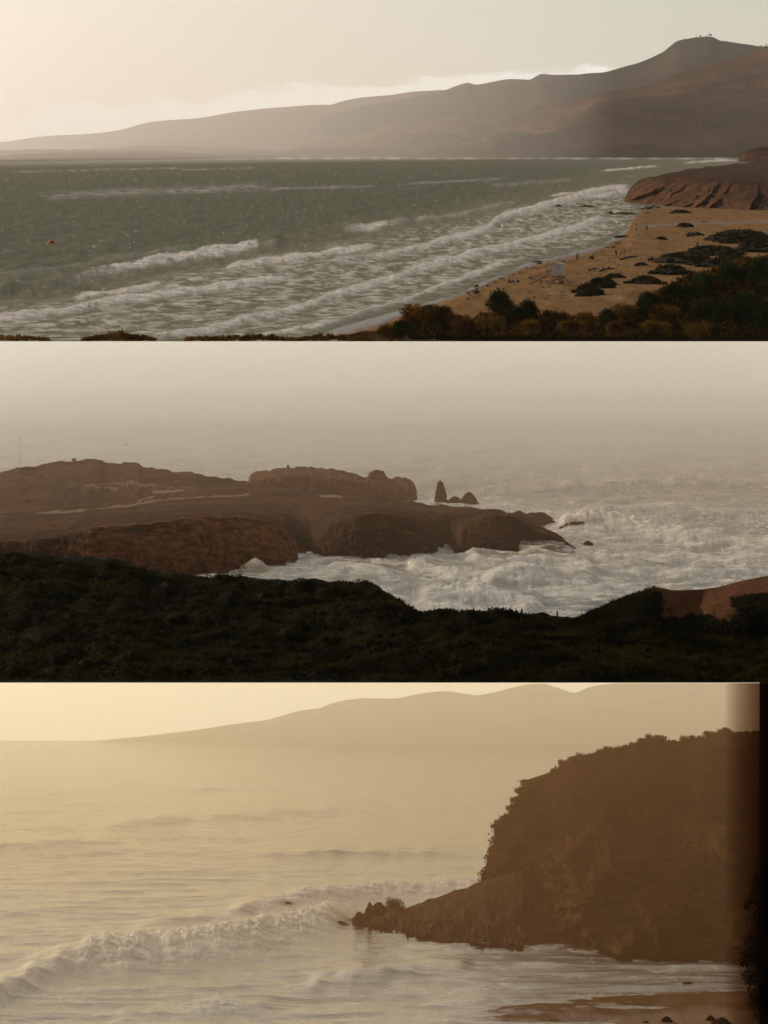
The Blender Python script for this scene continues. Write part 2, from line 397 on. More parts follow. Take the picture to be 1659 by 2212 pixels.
def sea(name, z, py0, py1, hv, mat, waves, chop, foam_fn, shallow_fn, x0=-170, x1=1830, sx=2.7, sy=1.7, aniso=3.2, swell=((1, 5, .03), (4, 14, .016))):
    """open water: rows close up towards the horizon; swell, chop and the breaking crests are real relief"""
    ny, nx = int((py1 - py0) / sy) + 1, int((x1 - x0) / sx) + 1
    py = np.linspace(py0, py1, ny)[:, None]; px = np.linspace(x0, x1, nx)[None, :]
    py, px = np.broadcast_arrays(py, px)
    q = np.maximum(py - hv, 3.0)
    a = (px - PCX) / q * 1.0; b = np.log(q) * aniso
    d = GD(py, z)
    amp = chop(px, py) if callable(chop) else chop
    (s1, s2, s3), (t1, t2, t3) = swell
    h = q * amp * (s3 * fbm(a * s1, b * s2, 1.7, 3) + t3 * fbm(a * t1, b * t2, 4.2, 4, .55))
    foam = foam_fn(px, py, a, b)
    for wv in waves:
        pts = wv['pts']; xs = [p[0] for p in pts]
        yc = line(pts, px); inside = sstep(xs[0], xs[0] + wv.get('e0', 30), px) * (1 - sstep(xs[-1] - wv.get('e1', 30), xs[-1], px))
        yc = yc + wv.get('wob', 1.5) * noise(px * .03, wv['A'], 3.3) + .6 * noise(px * .11, 2.2, wv['A'])
        dy = py - yc; A = wv['A'] * inside * (.8 + .35 * noise(px * .02, 7.7, yc[0, 0]))
        prof = np.where(dy > 0, np.exp(-(dy / wv['f']) ** 2), np.exp(-(dy / wv['b']) ** 2))
        br = wv.get('br', 0)
        if not np.isscalar(br): br = line(br, px, False)
        lump = fbm(px * .05, dy * .12, 2.0 + wv['A'], 5, .68)
        h = h + A * prof * (1 + br * .22 * lump)
        ff = np.where(dy > 0, np.exp(-(dy / (wv['f'] * 1.1)) ** 2), np.exp(-(dy / wv.get('cap', 3)) ** 2))
        foam = np.maximum(foam, np.clip(ff * br * inside * 2.3 * (.8 + .6 * lump), 0, 1))
        tr = wv.get('trail', 0)           # foam left on the back of the wave
        if tr:
            k = np.where(dy < 0, np.exp(dy / tr), 0) * br * inside
            foam = np.maximum(foam, np.clip(k * (.12 + 1.3 * fbm(a * 8, b * 30, 8.1, 4, .65)), 0, .85))
    P = W(px, py, d); P[..., 2] += h * d / FOC
    P[-1, :, 2] = CAMZ - (py1 - HOR) / FOC * d[-1]
    sh = np.clip(shallow_fn(px, py, a, b), 0, 1)
    me = np_mesh(name, P, grid_faces(ny, nx), True, {'foam': np.clip(foam, 0, 1), 'shallow': sh}, np.stack([a * .35, b], -1))
    return tag(obj(name, me, mat), kind='structure')

# ================================================================== UPPER BAY (top of the picture)
SHORE = [(560, 770), (640, 738), (700, 717), (760, 699), (850, 675), (940, 648), (1000, 628), (1060, 602), (1110, 581), (1160, 563), (1230, 548), (1290, 531), (1330, 511), (1352, 495), (1366, 470), (1382, 448), (1400, 440), (1900, 430)]
OUTER = [(-200, 690), (0, 655), (160, 642), (300, 606), (420, 580), (520, 565), (760, 520), (900, 492), (1000, 474), (1100, 452), (1200, 432), (1365, 398), (1500, 372), (1640, 352), (1900, 345)]
def foam1(px, py, a, b):
    o = line(OUTER, px); s = line(SHORE, px)
    zone = sstep(-12, 25, py - o) * (1 - .55 * sstep(-18, 0, py - s))
    n = fbm(a * 8, b * 30, .3, 5, .6) + .35 * fbm(a * 2.5, b * 60, 7.7, 3); big = fbm(a * 5, b * 9, 4.4, 3)
    f = zone * np.clip(.22 + .95 * n + .5 * big, 0, .8)
    # long pale slicks of foam and kelp offshore
    for (xa, ya, xb, yb, th) in ((60, 425, 600, 402, 7), (160, 418, 480, 410, 5), (560, 408, 820, 402, 2.5), (0, 372, 420, 362, 2), (380, 367, 560, 362, 1.6), (860, 398, 1100, 385, 2)):
        t = np.clip((px - xa) / (xb - xa), 0, 1); y = ya + (yb - ya) * t
        m = np.exp(-((py - y) / th) ** 2) * sstep(0, .12, (px - xa) / (xb - xa)) * (1 - sstep(.88, 1, (px - xa) / (xb - xa)))
        f = np.maximum(f, m * np.clip(.28 + .5 * fbm(a * 2.5, b * 60, 6.2, 3, .5), 0, .5))
    # surf against the far cliffs
    surf = np.exp(-((py - 341.5) / 2.2) ** 2) * np.clip(.4 + 1.2 * noise(px * .03, 1.1, 0), 0, 1)
    f = np.maximum(f, surf * .9)
    caps = np.clip((fbm(a * 12, b * 44, 9.1, 4, .6) - .85) * 4, 0, .4) * sstep(352, 380, py)
    return np.maximum(f, caps)
def shallow1(px, py, a, b):
    o = line(OUTER, px)
    return sstep(-70, 10, py - o) * .9 + .25 * fbm(a * 3, b * 6, 5.5, 3)
waves1 = [
    dict(pts=[(-170, 652), (0, 630), (120, 610), (200, 594), (300, 572), (350, 560), (430, 549), (545, 532), (620, 526)], A=13, f=9, b=16, br=[(0, .0), (120, .05), (230, .25), (290, .8), (540, 1), (560, .1), (620, 0)], cap=3, trail=0),
    dict(pts=[(-170, 610), (60, 590), (200, 567), (330, 548), (420, 536)], A=7, f=8, b=14, br=.08, cap=1.5),
    dict(pts=[(480, 577), (560, 568), (640, 556), (700, 547), (765, 537), (820, 530)], A=9, f=6, b=10, br=1, trail=5),
    dict(pts=[(150, 643), (230, 633), (310, 620), (360, 614)], A=8, f=6, b=9, br=.9, trail=4),
    dict(pts=[(-170, 712), (0, 690), (80, 681), (160, 668), (210, 655), (330, 641), (480, 619), (670, 593)], A=10, f=6, b=10, br=1, trail=6, e1=120),
    dict(pts=[(640, 590), (760, 563), (900, 540), (960, 520), (1050, 493), (1090, 466), (1170, 447), (1290, 416), (1370, 402)], A=8, f=6, b=9, br=[(640, .3), (760, .3), (900, .7), (1040, 1), (1090, .9), (1370, .8)], trail=6, e0=90),
    dict(pts=[(735, 500), (800, 492), (870, 480), (905, 476)], A=9, f=6, b=12, br=[(735, 0), (790, .4), (805, 1), (820, .9), (840, .2), (905, .1)], trail=0),
    dict(pts=[(880, 478), (960, 470), (1060, 450), (1130, 436)], A=5, f=6, b=10, br=.15),
    dict(pts=[(300, 735), (430, 716), (530, 692), (650, 662), (760, 626), (860, 599), (900, 581), (1000, 556), (1120, 526), (1250, 491), (1315, 469)], A=9, f=6, b=9, br=1, trail=8, e0=80),
    dict(pts=[(560, 722), (700, 700), (800, 672), (900, 640), (1000, 600), (1110, 556)], A=3.5, f=5, b=6, br=.8, trail=6),
    dict(pts=[(1140, 452), (1240, 432), (1330, 418), (1375, 408)], A=4, f=4, b=6, br=.7, trail=3),
    dict(pts=[(1180, 425), (1250, 417), (1310, 411)], A=3, f=2.5, b=4, br=.9, cap=1.2),
    dict(pts=[(1050, 402), (1150, 396), (1250, 388)], A=3, f=3, b=6, br=.1),
    dict(pts=[(1290, 370), (1350, 365), (1430, 358)], A=2, f=1.6, b=3, br=.8, cap=.9),
    dict(pts=[(1470, 352), (1540, 348), (1600, 345)], A=2, f=1.6, b=3, br=.8, cap=.9),
]
sea1 = sea('sea_upper_bay', 0.0, 334.5, LIP1, 322, M['sea_upper'], waves1,
           lambda px, py: 1.25 - .7 * sstep(-10, 30, py - line(OUTER, px)), foam1, shallow1, swell=((1.2, 5, .022), (5, 14, .012)))

# sand of the beach
def beach():
    x0, x1, nx = 575, 1880, 700
    px = np.linspace(x0, x1, nx); ys = line(SHORE, px)
    fr = np.array([-.06, -.02, 0, .02, .05, .09, .14, .2, .27, .35, .45, .55, .66, .78, .9, 1.0])
    f2 = np.interp(np.linspace(0, len(fr) - 1, 160), np.arange(len(fr)), fr)
    zz = np.interp(f2, [-.06, 0, .05, .2, .6, 1], [-.9, 0, .35, 1.2, 1.7, .1])
    ys2 = np.minimum(ys, LIP1)
    py = ys2[None, :] + f2[:, None] * (LIP1 - ys2)[None, :]
    thin = sstep(0, 60, LIP1 - ys2)[None, :]
    z = zz[:, None] * thin - (1 - thin) * .4
    py = np.where(f2[:, None] < 0, ys2[None, :] + f2[:, None] * 120, py)
    d = GD(py, z); P = W(px[None, :], py, d)
    q = py - 322
    bump_ = .25 * fbm(P[..., 0] * .10, P[..., 1] * .02, 1.1, 4) + .10 * fbm(P[..., 0] * .5, P[..., 1] * .08, 3, 4)
    inn = sstep(.03, .2, f2)[:, None] * (1 - sstep(.97, 1, f2))[:, None]
    P[..., 2] += bump_ * inn
    dist = (py - ys2[None, :])
    wet = 1 - sstep(2, 13, dist + 5 * fbm(P[..., 0] * .08, P[..., 1] * .02, 2.2, 3) - 16 * sstep(1000, 700, px)[None, :])
    creek = np.exp(-((py - line([(1370, 492), (1400, 487), (1500, 482), (1660, 478), (1900, 474)], px)[None, :]) / 2.2) ** 2) * sstep(1375, 1400, px)[None, :]
    P[..., 2] -= creek * .5
    o = obj('beach_sand', np_mesh('beach_sand', P, grid_faces(*py.shape), True, {'wet': np.clip(np.maximum(wet, creek * .5), 0, 1)}), M['sand_beach'])
    tag(o, kind='structure'); return P, px, py
beachP, bpx, bpy_ = beach()
def on_beach(px, py):
    """point of the sand seen at column px, row py"""
    i = np.abs(bpx - px).argmin(); col = beachP[:, i]
    rows = HOR + (CAMZ - col[:, 2]) / col[:, 1] * FOC
    j = np.abs(rows - py).argmin()
    p = col[j].copy(); p[0] = (px - PCX) / FOC * p[1]
    return p

# hills
def hill_disp(amp, sc, lean=.5, t0=0, t1=1, seed=0):
    def f(Q, S, X):
        k = np.sin(np.clip((S - t0) / (t1 - t0), 0, 1) * math.pi) ** .8 * (1 - .6 * sstep(t1 - 1.2, t1 - .3, S))
        x = Q[..., 0] / sc + lean * Q[..., 1] / sc; y = Q[..., 1] / (sc * 2.2)
        wx = .35 * fbm(x * .7, y * .7, seed + 3.3, 2)
        g = ridged(x + wx, y, seed, 4, .36)
        Q = Q.copy(); hc = np.clip((Q[..., 2].max(0) - 8) * .65, 0, amp)[None, :]; Q[..., 2] += hc * k * (g - .9)
        Q[..., 2] += hc * .05 * fbm(x * 4, y * 6, seed, 3) * sstep(t0, t0 + .3, S)
        return Q
    return f
def hill(name, label, crest, dcrest, dbase, x0, x1, mat, amp, sc, zb=4, cliff=None, lean=.5, seed=0, nx=420):
    db = dbase if not np.isscalar(dbase) else [(x0, dbase), (x1, dbase)]
    xs = np.linspace(x0, x1, 60); D0 = line(db, xs); D1 = D0 * 1.008
    yl = line(cliff, xs) if cliff else zpy(zb, D1)
    yc = line(crest, xs); yl = np.maximum(yl, yc)
    rows = [(list(zip(xs, zpy(-3, D0))), list(zip(xs, D0))), (list(zip(xs, yl)), list(zip(xs, D1)))]
    for f in (.3, .65): rows.append((list(zip(xs, yl + (yc - yl) * f)), list(zip(xs, D1 + (dcrest - D1) * f))))
    rows.append((crest, dcrest)); rows.append(([(x0, zpy(-5, dcrest * 1.2)), (x1, zpy(-5, dcrest * 1.2))], dcrest * 1.2))
    o = loft(name, rows, x0, x1, nx, [4, 20, 24, 24, 10], mat, hill_disp(amp, sc, lean, 1.0, 4.0, seed),
             rock=(lambda Q, S, X: np.where(S < 1.02, 1.0, 0.0)) if cliff else None)
    o['label'] = label; o['kind'] = 'structure'
    return o
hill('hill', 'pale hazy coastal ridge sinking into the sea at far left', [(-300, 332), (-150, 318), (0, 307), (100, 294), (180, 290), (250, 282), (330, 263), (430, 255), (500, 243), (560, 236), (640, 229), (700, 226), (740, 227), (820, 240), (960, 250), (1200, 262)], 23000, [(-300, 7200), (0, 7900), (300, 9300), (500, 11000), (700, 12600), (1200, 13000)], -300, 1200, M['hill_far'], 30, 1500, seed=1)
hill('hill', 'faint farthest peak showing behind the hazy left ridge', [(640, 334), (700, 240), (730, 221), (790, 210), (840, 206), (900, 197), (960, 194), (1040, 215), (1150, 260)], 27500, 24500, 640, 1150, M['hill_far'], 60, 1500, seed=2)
hill('hill', 'long jagged hazy ridge rising to the wooded summit', [(420, 336), (560, 300), (640, 275), (720, 245), (800, 226), (900, 208), (960, 195), (985, 186), (1010, 179), (1030, 183), (1060, 178), (1100, 170), (1140, 173), (1170, 160), (1200, 162), (1300, 157), (1335, 149), (1370, 138), (1430, 115), (1465, 88), (1500, 81), (1535, 78), (1560, 87), (1610, 94), (1645, 101), (1700, 92), (1900, 80)], 19000, 15500, 420, 1900, M['hill_dark'], 100, 600, lean=.8, seed=3)
hill('hill', 'long low brown ridge dropping to the point at mid bay', [(396, 346), (440, 341), (520, 335), (600, 326), (650, 313), (700, 302), (780, 290), (820, 275), (850, 266), (890, 265), (910, 262), (960, 251), (990, 248), (1030, 256), (1060, 262), (1110, 240), (1200, 222), (1300, 208), (1400, 200), (1500, 190), (1900, 170)], 14600, [(396, 11000), (700, 12300), (1900, 13200)], 396, 1900, M['hill_near'], 60, 480, lean=.7, seed=4, zb=6)
hill('hill', 'sunlit brown hill with folded gullies below the summit at right', [(940, 340), (1080, 300), (1150, 262), (1230, 228), (1290, 205), (1370, 190), (1430, 172), (1480, 152), (1560, 131), (1659, 106), (1900, 60)], 14300, 12900, 940, 1900, M['hill_near'], 100, 420, lean=.9, seed=5)
hill('hill', 'dark brown front hill above the sea cliffs at right', [(880, 343), (900, 330), (960, 318), (1010, 308), (1060, 298), (1110, 292), (1150, 296), (1190, 288), (1230, 262), (1260, 242), (1290, 222), (1340, 213), (1440, 206), (1550, 200), (1659, 190), (1900, 170)], 13200, 12000, 880, 1900, M['hill_shadow'], 62, 330, lean=.9, seed=6,
     cliff=[(880, 343), (900, 334), (960, 325), (1040, 316), (1080, 298), (1130, 294), (1190, 308), (1230, 312), (1300, 310), (1380, 308), (1480, 312), (1560, 308), (1659, 300), (1900, 295)])

# bluff above the beach at right
def bluff_disp(Q, S, X):
    Q = Q.copy(); k = np.sin(np.clip(S / 2, 0, 1) * math.pi) ** .7
    r = ridged(Q[..., 0] / 26 - Q[..., 2] / 16, Q[..., 2] / 60, 3.1, 4)
    Q[..., 1] -= k * 46 * (r - .8); Q[..., 2] += k * 1.2 * fbm(Q[..., 0] / 9, Q[..., 2] / 5, 1.2, 4)
    top_ = sstep(1.9, 2.4, S)
    Q[..., 2] += top_ * (1.2 * fbm(Q[..., 0] / 40, Q[..., 1] / 300, 7, 4))
    return Q
bl = loft('bluff', [
    ([(1345, 449), (1362, 449), (1400, 452), (1480, 462), (1560, 470), (1660, 476), (1900, 480)], [(1345, 1930), (1480, 1760), (1660, 1650), (1900, 1600)]),
    ([(1345, 447), (1362, 425), (1400, 425), (1480, 432), (1560, 440), (1660, 445), (1900, 445)], [(1345, 1950), (1480, 1790), (1660, 1690), (1900, 1640)]),
    ([(1345, 446), (1358, 412), (1372, 396), (1392, 386), (1440, 382), (1520, 386), (1600, 390), (1660, 394), (1900, 396)], [(1345, 1980), (1480, 1880), (1660, 1800), (1900, 1760)]),
    ([(1345, 445), (1380, 391), (1440, 374), (1520, 362), (1600, 352), (1660, 348), (1900, 344)], [(1345, 2100), (1400, 2500), (1480, 3100), (1660, 4200), (1900, 4400)]),
    ([(1345, 446), (1400, 392), (1480, 374), (1600, 356), (1660, 352), (1900, 350)], [(1345, 2200), (1480, 3300), (1660, 4600), (1900, 4700)])],
    1345, 1900, 420, [22, 30, 26, 4], M['bluff'], bluff_disp, rock=lambda Q, S, X: np.clip(1.15 - np.abs(S - .9) * .75, 0, 1) * (1 - .6 * sstep(1500, 1650, X)))
tag(bl, 'dark eroded sea bluff with gullies at the far end of the beach', 'bluff')
b2 = loft('bluff', [
    ([(1590, 350), (1900, 350)], 4800), ([(1600, 340), (1612, 326), (1640, 320), (1700, 318), (1900, 316)], 4850), ([(1600, 342), (1640, 316), (1900, 312)], 5050)],
    1596, 1900, 120, [16, 8], M['bluff'], None, rock=lambda Q, S, X: np.clip(1 - S * .5, 0, 1))
tag(b2, 'small dark cliff end at the right edge below the hills', 'bluff')

# ================================================================== MIDDLE COAST (middle of the picture)
Z2 = -7.0
WALL2 = 539.25
def backdrop(name, d, y_top, y_bot, mat):
    # a sheet of open sky at the back of the water
    xs = np.linspace(-1000, 2660, 40); rows = []
    for y in (y_bot, y_top): rows.append(W(xs, np.full(40, y), d))
    o = obj(name, np_mesh(name, np.array(rows), grid_faces(2, 40)), mat)
    return tag(o, kind='structure')
backdrop('sky_over_middle_coast', WALL2, LIP1 + .03, 900, M['sky_mid'])

def foam2(px, py, a, b):
    n = fbm(a * 6, b * 24, .3, 5, .74); big = fbm(a * 1.6, b * 7, 4.4, 3)
    near = sstep(1085, 1190, py + 30 * sstep(900, 1300, px))
    f = near * np.clip((n - .24) * 2.6 + 1.0 * big, 0, .88)
    # churned water round the rocks and off the point
    for (x, y, rx, ry, s) in ((960, 1088, 110, 14, .9), (1290, 1150, 160, 30, 1), (1180, 1190, 120, 14, 1), (600, 1235, 90, 16, 1), (1060, 1090, 120, 14, .6), (900, 1300, 90, 20, .8)):
        m = np.exp(-((px - x) / rx) ** 2 - ((py - y) / ry) ** 2)
        f = np.maximum(f, np.clip(m * s * (.55 + 1.1 * n), 0, 1))
    caps = np.clip((fbm(a * 8, b * 22, 9.1, 4, .6) - .55) * 4, 0, .6) * sstep(950, 1060, py)
    return np.maximum(f, caps)
waves2 = [
    dict(pts=[(1200, 1052), (1400, 1047), (1500, 1043), (1660, 1046), (1830, 1050)], A=12, f=7, b=12, br=.18),
    dict(pts=[(1250, 1108), (1400, 1100), (1600, 1112), (1830, 1108)], A=12, f=8, b=14, br=.25),
    dict(pts=[(1200, 1135), (1290, 1135), (1340, 1138), (1420, 1152), (1500, 1168), (1660, 1186), (1830, 1190)], A=28, f=12, b=18, br=[(1200, .6), (1330, 1), (1420, .8), (1480, .35), (1830, .3)], trail=16),
    dict(pts=[(870, 1222), (920, 1228), (980, 1246), (1060, 1250), (1140, 1252), (1220, 1250)], A=22, f=9, b=14, br=[(870, 1), (960, 1), (1060, .8), (1220, .4)], trail=14),
    dict(pts=[(1040, 1262), (1120, 1256), (1200, 1262), (1300, 1255)], A=18, f=9, b=14, br=.25, trail=10),
    dict(pts=[(900, 1290), (980, 1286), (1050, 1292), (1100, 1302), (1180, 1310)], A=28, f=10, b=16, br=[(900, .8), (1000, 1), (1060, .6), (1180, .35)], trail=14),
    dict(pts=[(1000, 1200), (1080, 1215), (1180, 1212), (1290, 1220)], A=12, f=8, b=12, br=.3, trail=8),
    dict(pts=[(1280, 1210), (1420, 1205), (1560, 1215), (1830, 1212)], A=15, f=9, b=14, br=.4, trail=10),
    dict(pts=[(880, 1320), (960, 1314), (1060, 1318), (1160, 1325)], A=15, f=8, b=10, br=.9, trail=10),
    dict(pts=[(1100, 1180), (1300, 1190), (1500, 1198), (1830, 1205)], A=10, f=7, b=14, br=.12, trail=6),
    dict(pts=[(1240, 1235), (1400, 1232), (1520, 1240), (1700, 1238)], A=14, f=8, b=15, br=.3, trail=8),
    dict(pts=[(700, 1230), (780, 1234), (860, 1240)], A=9, f=6, b=10, br=.5, trail=8),
    dict(pts=[(1180, 1285), (1300, 1278), (1420, 1270)], A=12, f=8, b=12, br=.4, trail=8),
    dict(pts=[(1100, 1010), (1300, 1005), (1500, 1012), (1830, 1006)], A=6, f=5, b=10, br=.05),
    dict(pts=[(1000, 970), (1300, 965), (1830, 972)], A=4, f=4, b=8, br=.02),
    dict(pts=[(980, 1120), (1080, 1112), (1200, 1106), (1290, 1108)], A=8, f=6, b=10, br=.35, trail=6),
]
sea2 = sea('sea_middle_coast', Z2, 838.0, 1345, 800, M['sea_mid'], waves2, 1.1, foam2, lambda px, py, a, b: sstep(1050, 1250, py) * .8 + .2 * fbm(a * 3, b * 6, 2, 3), swell=((1.1, 4, .024), (3.6, 11, .014)))

# headlands
def rough_disp(amp_z, amp_d, sc, s0=.05, seed=0, gully=1.0):
    def f(Q, S, X):
        Q = Q.copy(); k = sstep(0, s0, S)
        r = ridged(Q[..., 0] / sc, Q[..., 2] / (sc * gully), Q[..., 1] / (sc * 3) + seed, 5, .55)
        n = fbm(Q[..., 0] / sc * 1.4, Q[..., 1] / sc * .7, seed + 2.0, 5, .55)
        steep = np.clip(1.3 - S, 0, 1)
        Q[..., 1] -= amp_d * k * (r - .8) * steep
        fine = ridged(Q[..., 0] / sc * 4.5 + Q[..., 2] / sc * 2, Q[..., 2] / sc * 3.5, seed + 5.0, 4, .6)
        Q[..., 1] -= amp_d * .38 * k * (fine - .8) * steep; Q[..., 2] += amp_z * .5 * k * (fine - .8) * steep
        Q[..., 2] += amp_z * k * n
        return Q
    return f
A_base = [(-220, 1270), (0, 1264), (300, 1256), (480, 1246), (540, 1240), (600, 1233), (650, 1224), (690, 1216), (760, 1218), (860, 1215), (950, 1213), (966, 1207), (1040, 1204), (1110, 1202), (1128, 1197), (1142, 1184), (1180, 1184), (1220, 1186), (1244, 1187)]
A_rim = [(-220, 1185), (0, 1172), (130, 1162), (200, 1142), (330, 1130), (450, 1116), (560, 1124), (615, 1146), (650, 1186), (668, 1190), (690, 1152), (740, 1122), (820, 1108), (890, 1122), (935, 1166), (957, 1196), (972, 1190), (1000, 1134), (1060, 1120), (1110, 1130), (1135, 1150), (1190, 1164), (1220, 1177), (1244, 1186)]
A_mid = [(-220, 1110), (0, 1098), (200, 1092), (400, 1084), (560, 1086), (640, 1098), (700, 1092), (800, 1092), (900, 1104), (960, 1112), (1050, 1110), (1120, 1122), (1150, 1142), (1200, 1162), (1244, 1185)]
A_sky = [(-220, 1046), (-60, 1034), (0, 1020), (40, 1010), (60, 1011), (100, 1000), (130, 997), (170, 995), (200, 991), (212, 991), (235, 999), (262, 1004), (268, 1000), (300, 1001), (308, 1006), (335, 1012), (400, 1021), (470, 1030), (540, 1042), (600, 1051), (700, 1066), (760, 1072), (800, 1073), (870, 1083), (960, 1092), (1050, 1098), (1110, 1110), (1145, 1124), (1195, 1150), (1225, 1172), (1244, 1185)]
Ab = list(zip(*A_base)); A_bd = [(x, float(GD(y, Z2 - .3))) for x, y in A_base]
def dplus(lst, k): return [(x, d + k) for x, d in lst]
def A_path(Q, S, X, py):
    m = np.zeros(S.shape)
    for pts, th in (([(80, 1108), (130, 1106), (200, 1100), (290, 1090), (330, 1082), (400, 1076), (470, 1072), (540, 1068)], 1.6), ([(296, 1086), (310, 1078), (332, 1072)], 2.0), ([(330, 1062), (360, 1061), (400, 1059)], 2.4), ([(690, 1072), (720, 1071), (740, 1073)], 2.5), ([(130, 1050), (220, 1046), (300, 1040)], .9)):
        y = line(pts, X); i = sstep(pts[0][0] - 4, pts[0][0] + 4, X) * (1 - sstep(pts[-1][0] - 4, pts[-1][0] + 4, X))
        m = np.maximum(m, np.exp(-((py - y) / th) ** 2) * i)
    p = np.clip((fbm(X * .03, py * .12, 4.4, 4, .65) - .25) * 4, 0, .6) * np.exp(-((X - 290) / 110) ** 2 - ((py - 1052) / 14) ** 2)
    return np.clip(np.maximum(m * .85, p), 0, 1)
def A_rock(Q, S, X):  # bare orange rock at left; its sunlit brightness is put into the colour
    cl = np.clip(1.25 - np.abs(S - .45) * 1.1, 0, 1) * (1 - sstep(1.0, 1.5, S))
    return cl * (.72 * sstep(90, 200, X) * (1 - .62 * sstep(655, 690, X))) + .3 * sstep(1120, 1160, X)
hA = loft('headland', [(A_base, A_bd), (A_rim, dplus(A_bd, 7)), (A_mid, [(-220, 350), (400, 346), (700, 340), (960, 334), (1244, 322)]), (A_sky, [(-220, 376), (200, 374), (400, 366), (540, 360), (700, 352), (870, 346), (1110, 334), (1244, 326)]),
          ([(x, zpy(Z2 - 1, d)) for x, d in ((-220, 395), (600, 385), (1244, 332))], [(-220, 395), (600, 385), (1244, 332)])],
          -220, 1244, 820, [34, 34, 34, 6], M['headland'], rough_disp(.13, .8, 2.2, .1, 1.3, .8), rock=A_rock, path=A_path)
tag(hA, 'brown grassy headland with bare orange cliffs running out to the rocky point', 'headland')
B_sky = [(536, 1040), (541, 1027), (560, 1017), (585, 1014), (620, 1010), (700, 1010), (740, 1017), (775, 1026), (792, 1029), (798, 1020), (812, 1020), (818, 1017), (828, 1019), (834, 1030), (848, 1033), (858, 1030), (880, 1034), (892, 1041), (900, 1060), (906, 1086)]
B_base = [(536, 1086), (700, 1087), (906, 1088)]
B_bd = [(x, float(GD(y, Z2 - .3))) for x, y in B_base]
hB = loft('headland', [(B_base, B_bd), ([(536, 1060), (545, 1040), (620, 1030), (740, 1036), (850, 1050), (880, 1050), (898, 1066), (906, 1087)], dplus(B_bd, 3)), (B_sky, dplus(B_bd, 9)), ([(x, zpy(Z2 - 1, d + 16)) for x, d in B_bd], dplus(B_bd, 16))],
          536, 906, 330, [30, 22, 6], M['headland_far'], rough_disp(.16, 1.4, 1.5, .1, 4.1, 1.2), rock=lambda Q, S, X: np.clip(1.2 - S * .5, 0, 1))
tag(hB, 'hazy flat-topped rock headland standing behind the grassy one', 'headland')
def stack(px, py, wp, hp, z, seed, label, flat=.55, lean=0.0):
    d = float(GD(py, z)); k = d / FOC; w_, h_ = wp * k, hp * k
    t = np.linspace(-.15, 1, 34)[:, None]; a = np.linspace(0, 2 * math.pi, 40, endpoint=False)[None, :]
    R = (1.05 - (1 - flat) * np.clip(t, 0, 1) ** 1.3) * np.sqrt(np.clip(1 - np.clip((t - .82) / .18, 0, 1) ** 2, .02, 1))
    R = R * (1 + .30 * (ridged(np.cos(a) * 1.6 + seed, np.sin(a) * 1.6 + t * .6, t * 2.2 + 0 * a, 4) * .5 - .35) + .08 * np.sign(noise(np.cos(a) * 3, t * 7 + np.sin(a), seed)))
    top_ = 1 + .22 * noise(np.cos(a) * 1.2 + seed, np.sin(a) * 1.2, 2.0) * np.clip(t, 0, 1)
    P = np.stack([(R * np.cos(a) * .5 + lean * t) * w_, R * np.sin(a) * .5 * w_ + 0 * t, t * top_ * h_], -1)
    P = np.concatenate([P, P[:, :1]], 1)
    o = obj('sea_stack', np_mesh('sea_stack', P, grid_faces(34, 41), True, {'rock': np.ones(34 * 41)}), M['rock']); o.location = W(px, py, d)
    tag(o, label, 'rock')
stack(953, 1086, 26, 44, Z2, 3.3, 'tall slim pointed sea stack standing off the far headland', .34, -.08)
stack(980, 1089, 32, 16, Z2, 8.1, 'low sloping rock between the tall sea stack and the pyramid rock', .3, .1)
stack(1014, 1090, 40, 26, Z2, 12.7, 'small pyramid-shaped sea rock right of the tall stack', .22, -.05)
rock(1150, 1130, 90, 22, Z2, 21, 'dark knobbly rock ledge at the tip of the headland', .35, .1, 'rock')
rock(1120, 1124, 50, 20, Z2, 24, 'rounded dark outcrop where the headland meets its tip', .4, 0, 'rock')
rock(1255, 1145, 92, 17, Z2, 31, 'long flat dark rock awash in white surf off the point', .4, -.1, 'rock')
rock(1206, 1168, 26, 12, Z2, 37, 'small dark rock in surf close to the point', .4, 0, 'rock')
rock(1270, 1176, 22, 7, Z2, 41, 'low wet rock awash farthest right off the point', .4, 0, 'rock')

# dark scrub plateau in front, and the dune
S_sky = [(-460, 1190), (-220, 1192), (0, 1194), (100, 1199), (230, 1208), (262, 1212), (300, 1227), (340, 1234), (400, 1240), (520, 1244), (600, 1249), (680, 1252), (760, 1256), (810, 1263), (845, 1283), (872, 1300), (884, 1312), (892, 1320), (930, 1321), (960, 1317), (1000, 1319), (1080, 1317), (1130, 1324), (1200, 1330), (1260, 1334), (1400, 1340), (2150, 1345)]
S_d = [(-460, 292), (-220, 292), (300, 288), (700, 281), (850, 270), (892, 263), (1200, 256), (1400, 252), (2150, 250)]
xs_ = np.linspace(-220, 1880, 60)
def scrub_disp(Q, S, X):
    Q = Q.copy(); e = sstep(0, .06, S / 1.0) * (1 - .6 * sstep(.93, 1, S)) * (1 - sstep(1.0, 1.2, S))
    x, y = Q[..., 0], Q[..., 1]
    big = fbm(x / 9, y / 7, 3.0, 3); m = np.abs(noise(x / 2.4, y / 2.8, 1.5)) ; m2 = np.abs(noise(x / 1.0, y / 1.3, 5.5))
    Q[..., 2] += e * (.45 * big + .8 * (m - .25) + .3 * (m2 - .25) + .07 * fbm(x * 4, y * 3, .2, 3))
    return Q
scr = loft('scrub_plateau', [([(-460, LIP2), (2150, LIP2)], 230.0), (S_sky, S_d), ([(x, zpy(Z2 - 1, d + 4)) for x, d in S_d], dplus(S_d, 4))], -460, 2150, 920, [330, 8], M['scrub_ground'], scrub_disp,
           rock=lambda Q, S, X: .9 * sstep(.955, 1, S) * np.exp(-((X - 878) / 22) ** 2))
tag(scr, kind='structure')
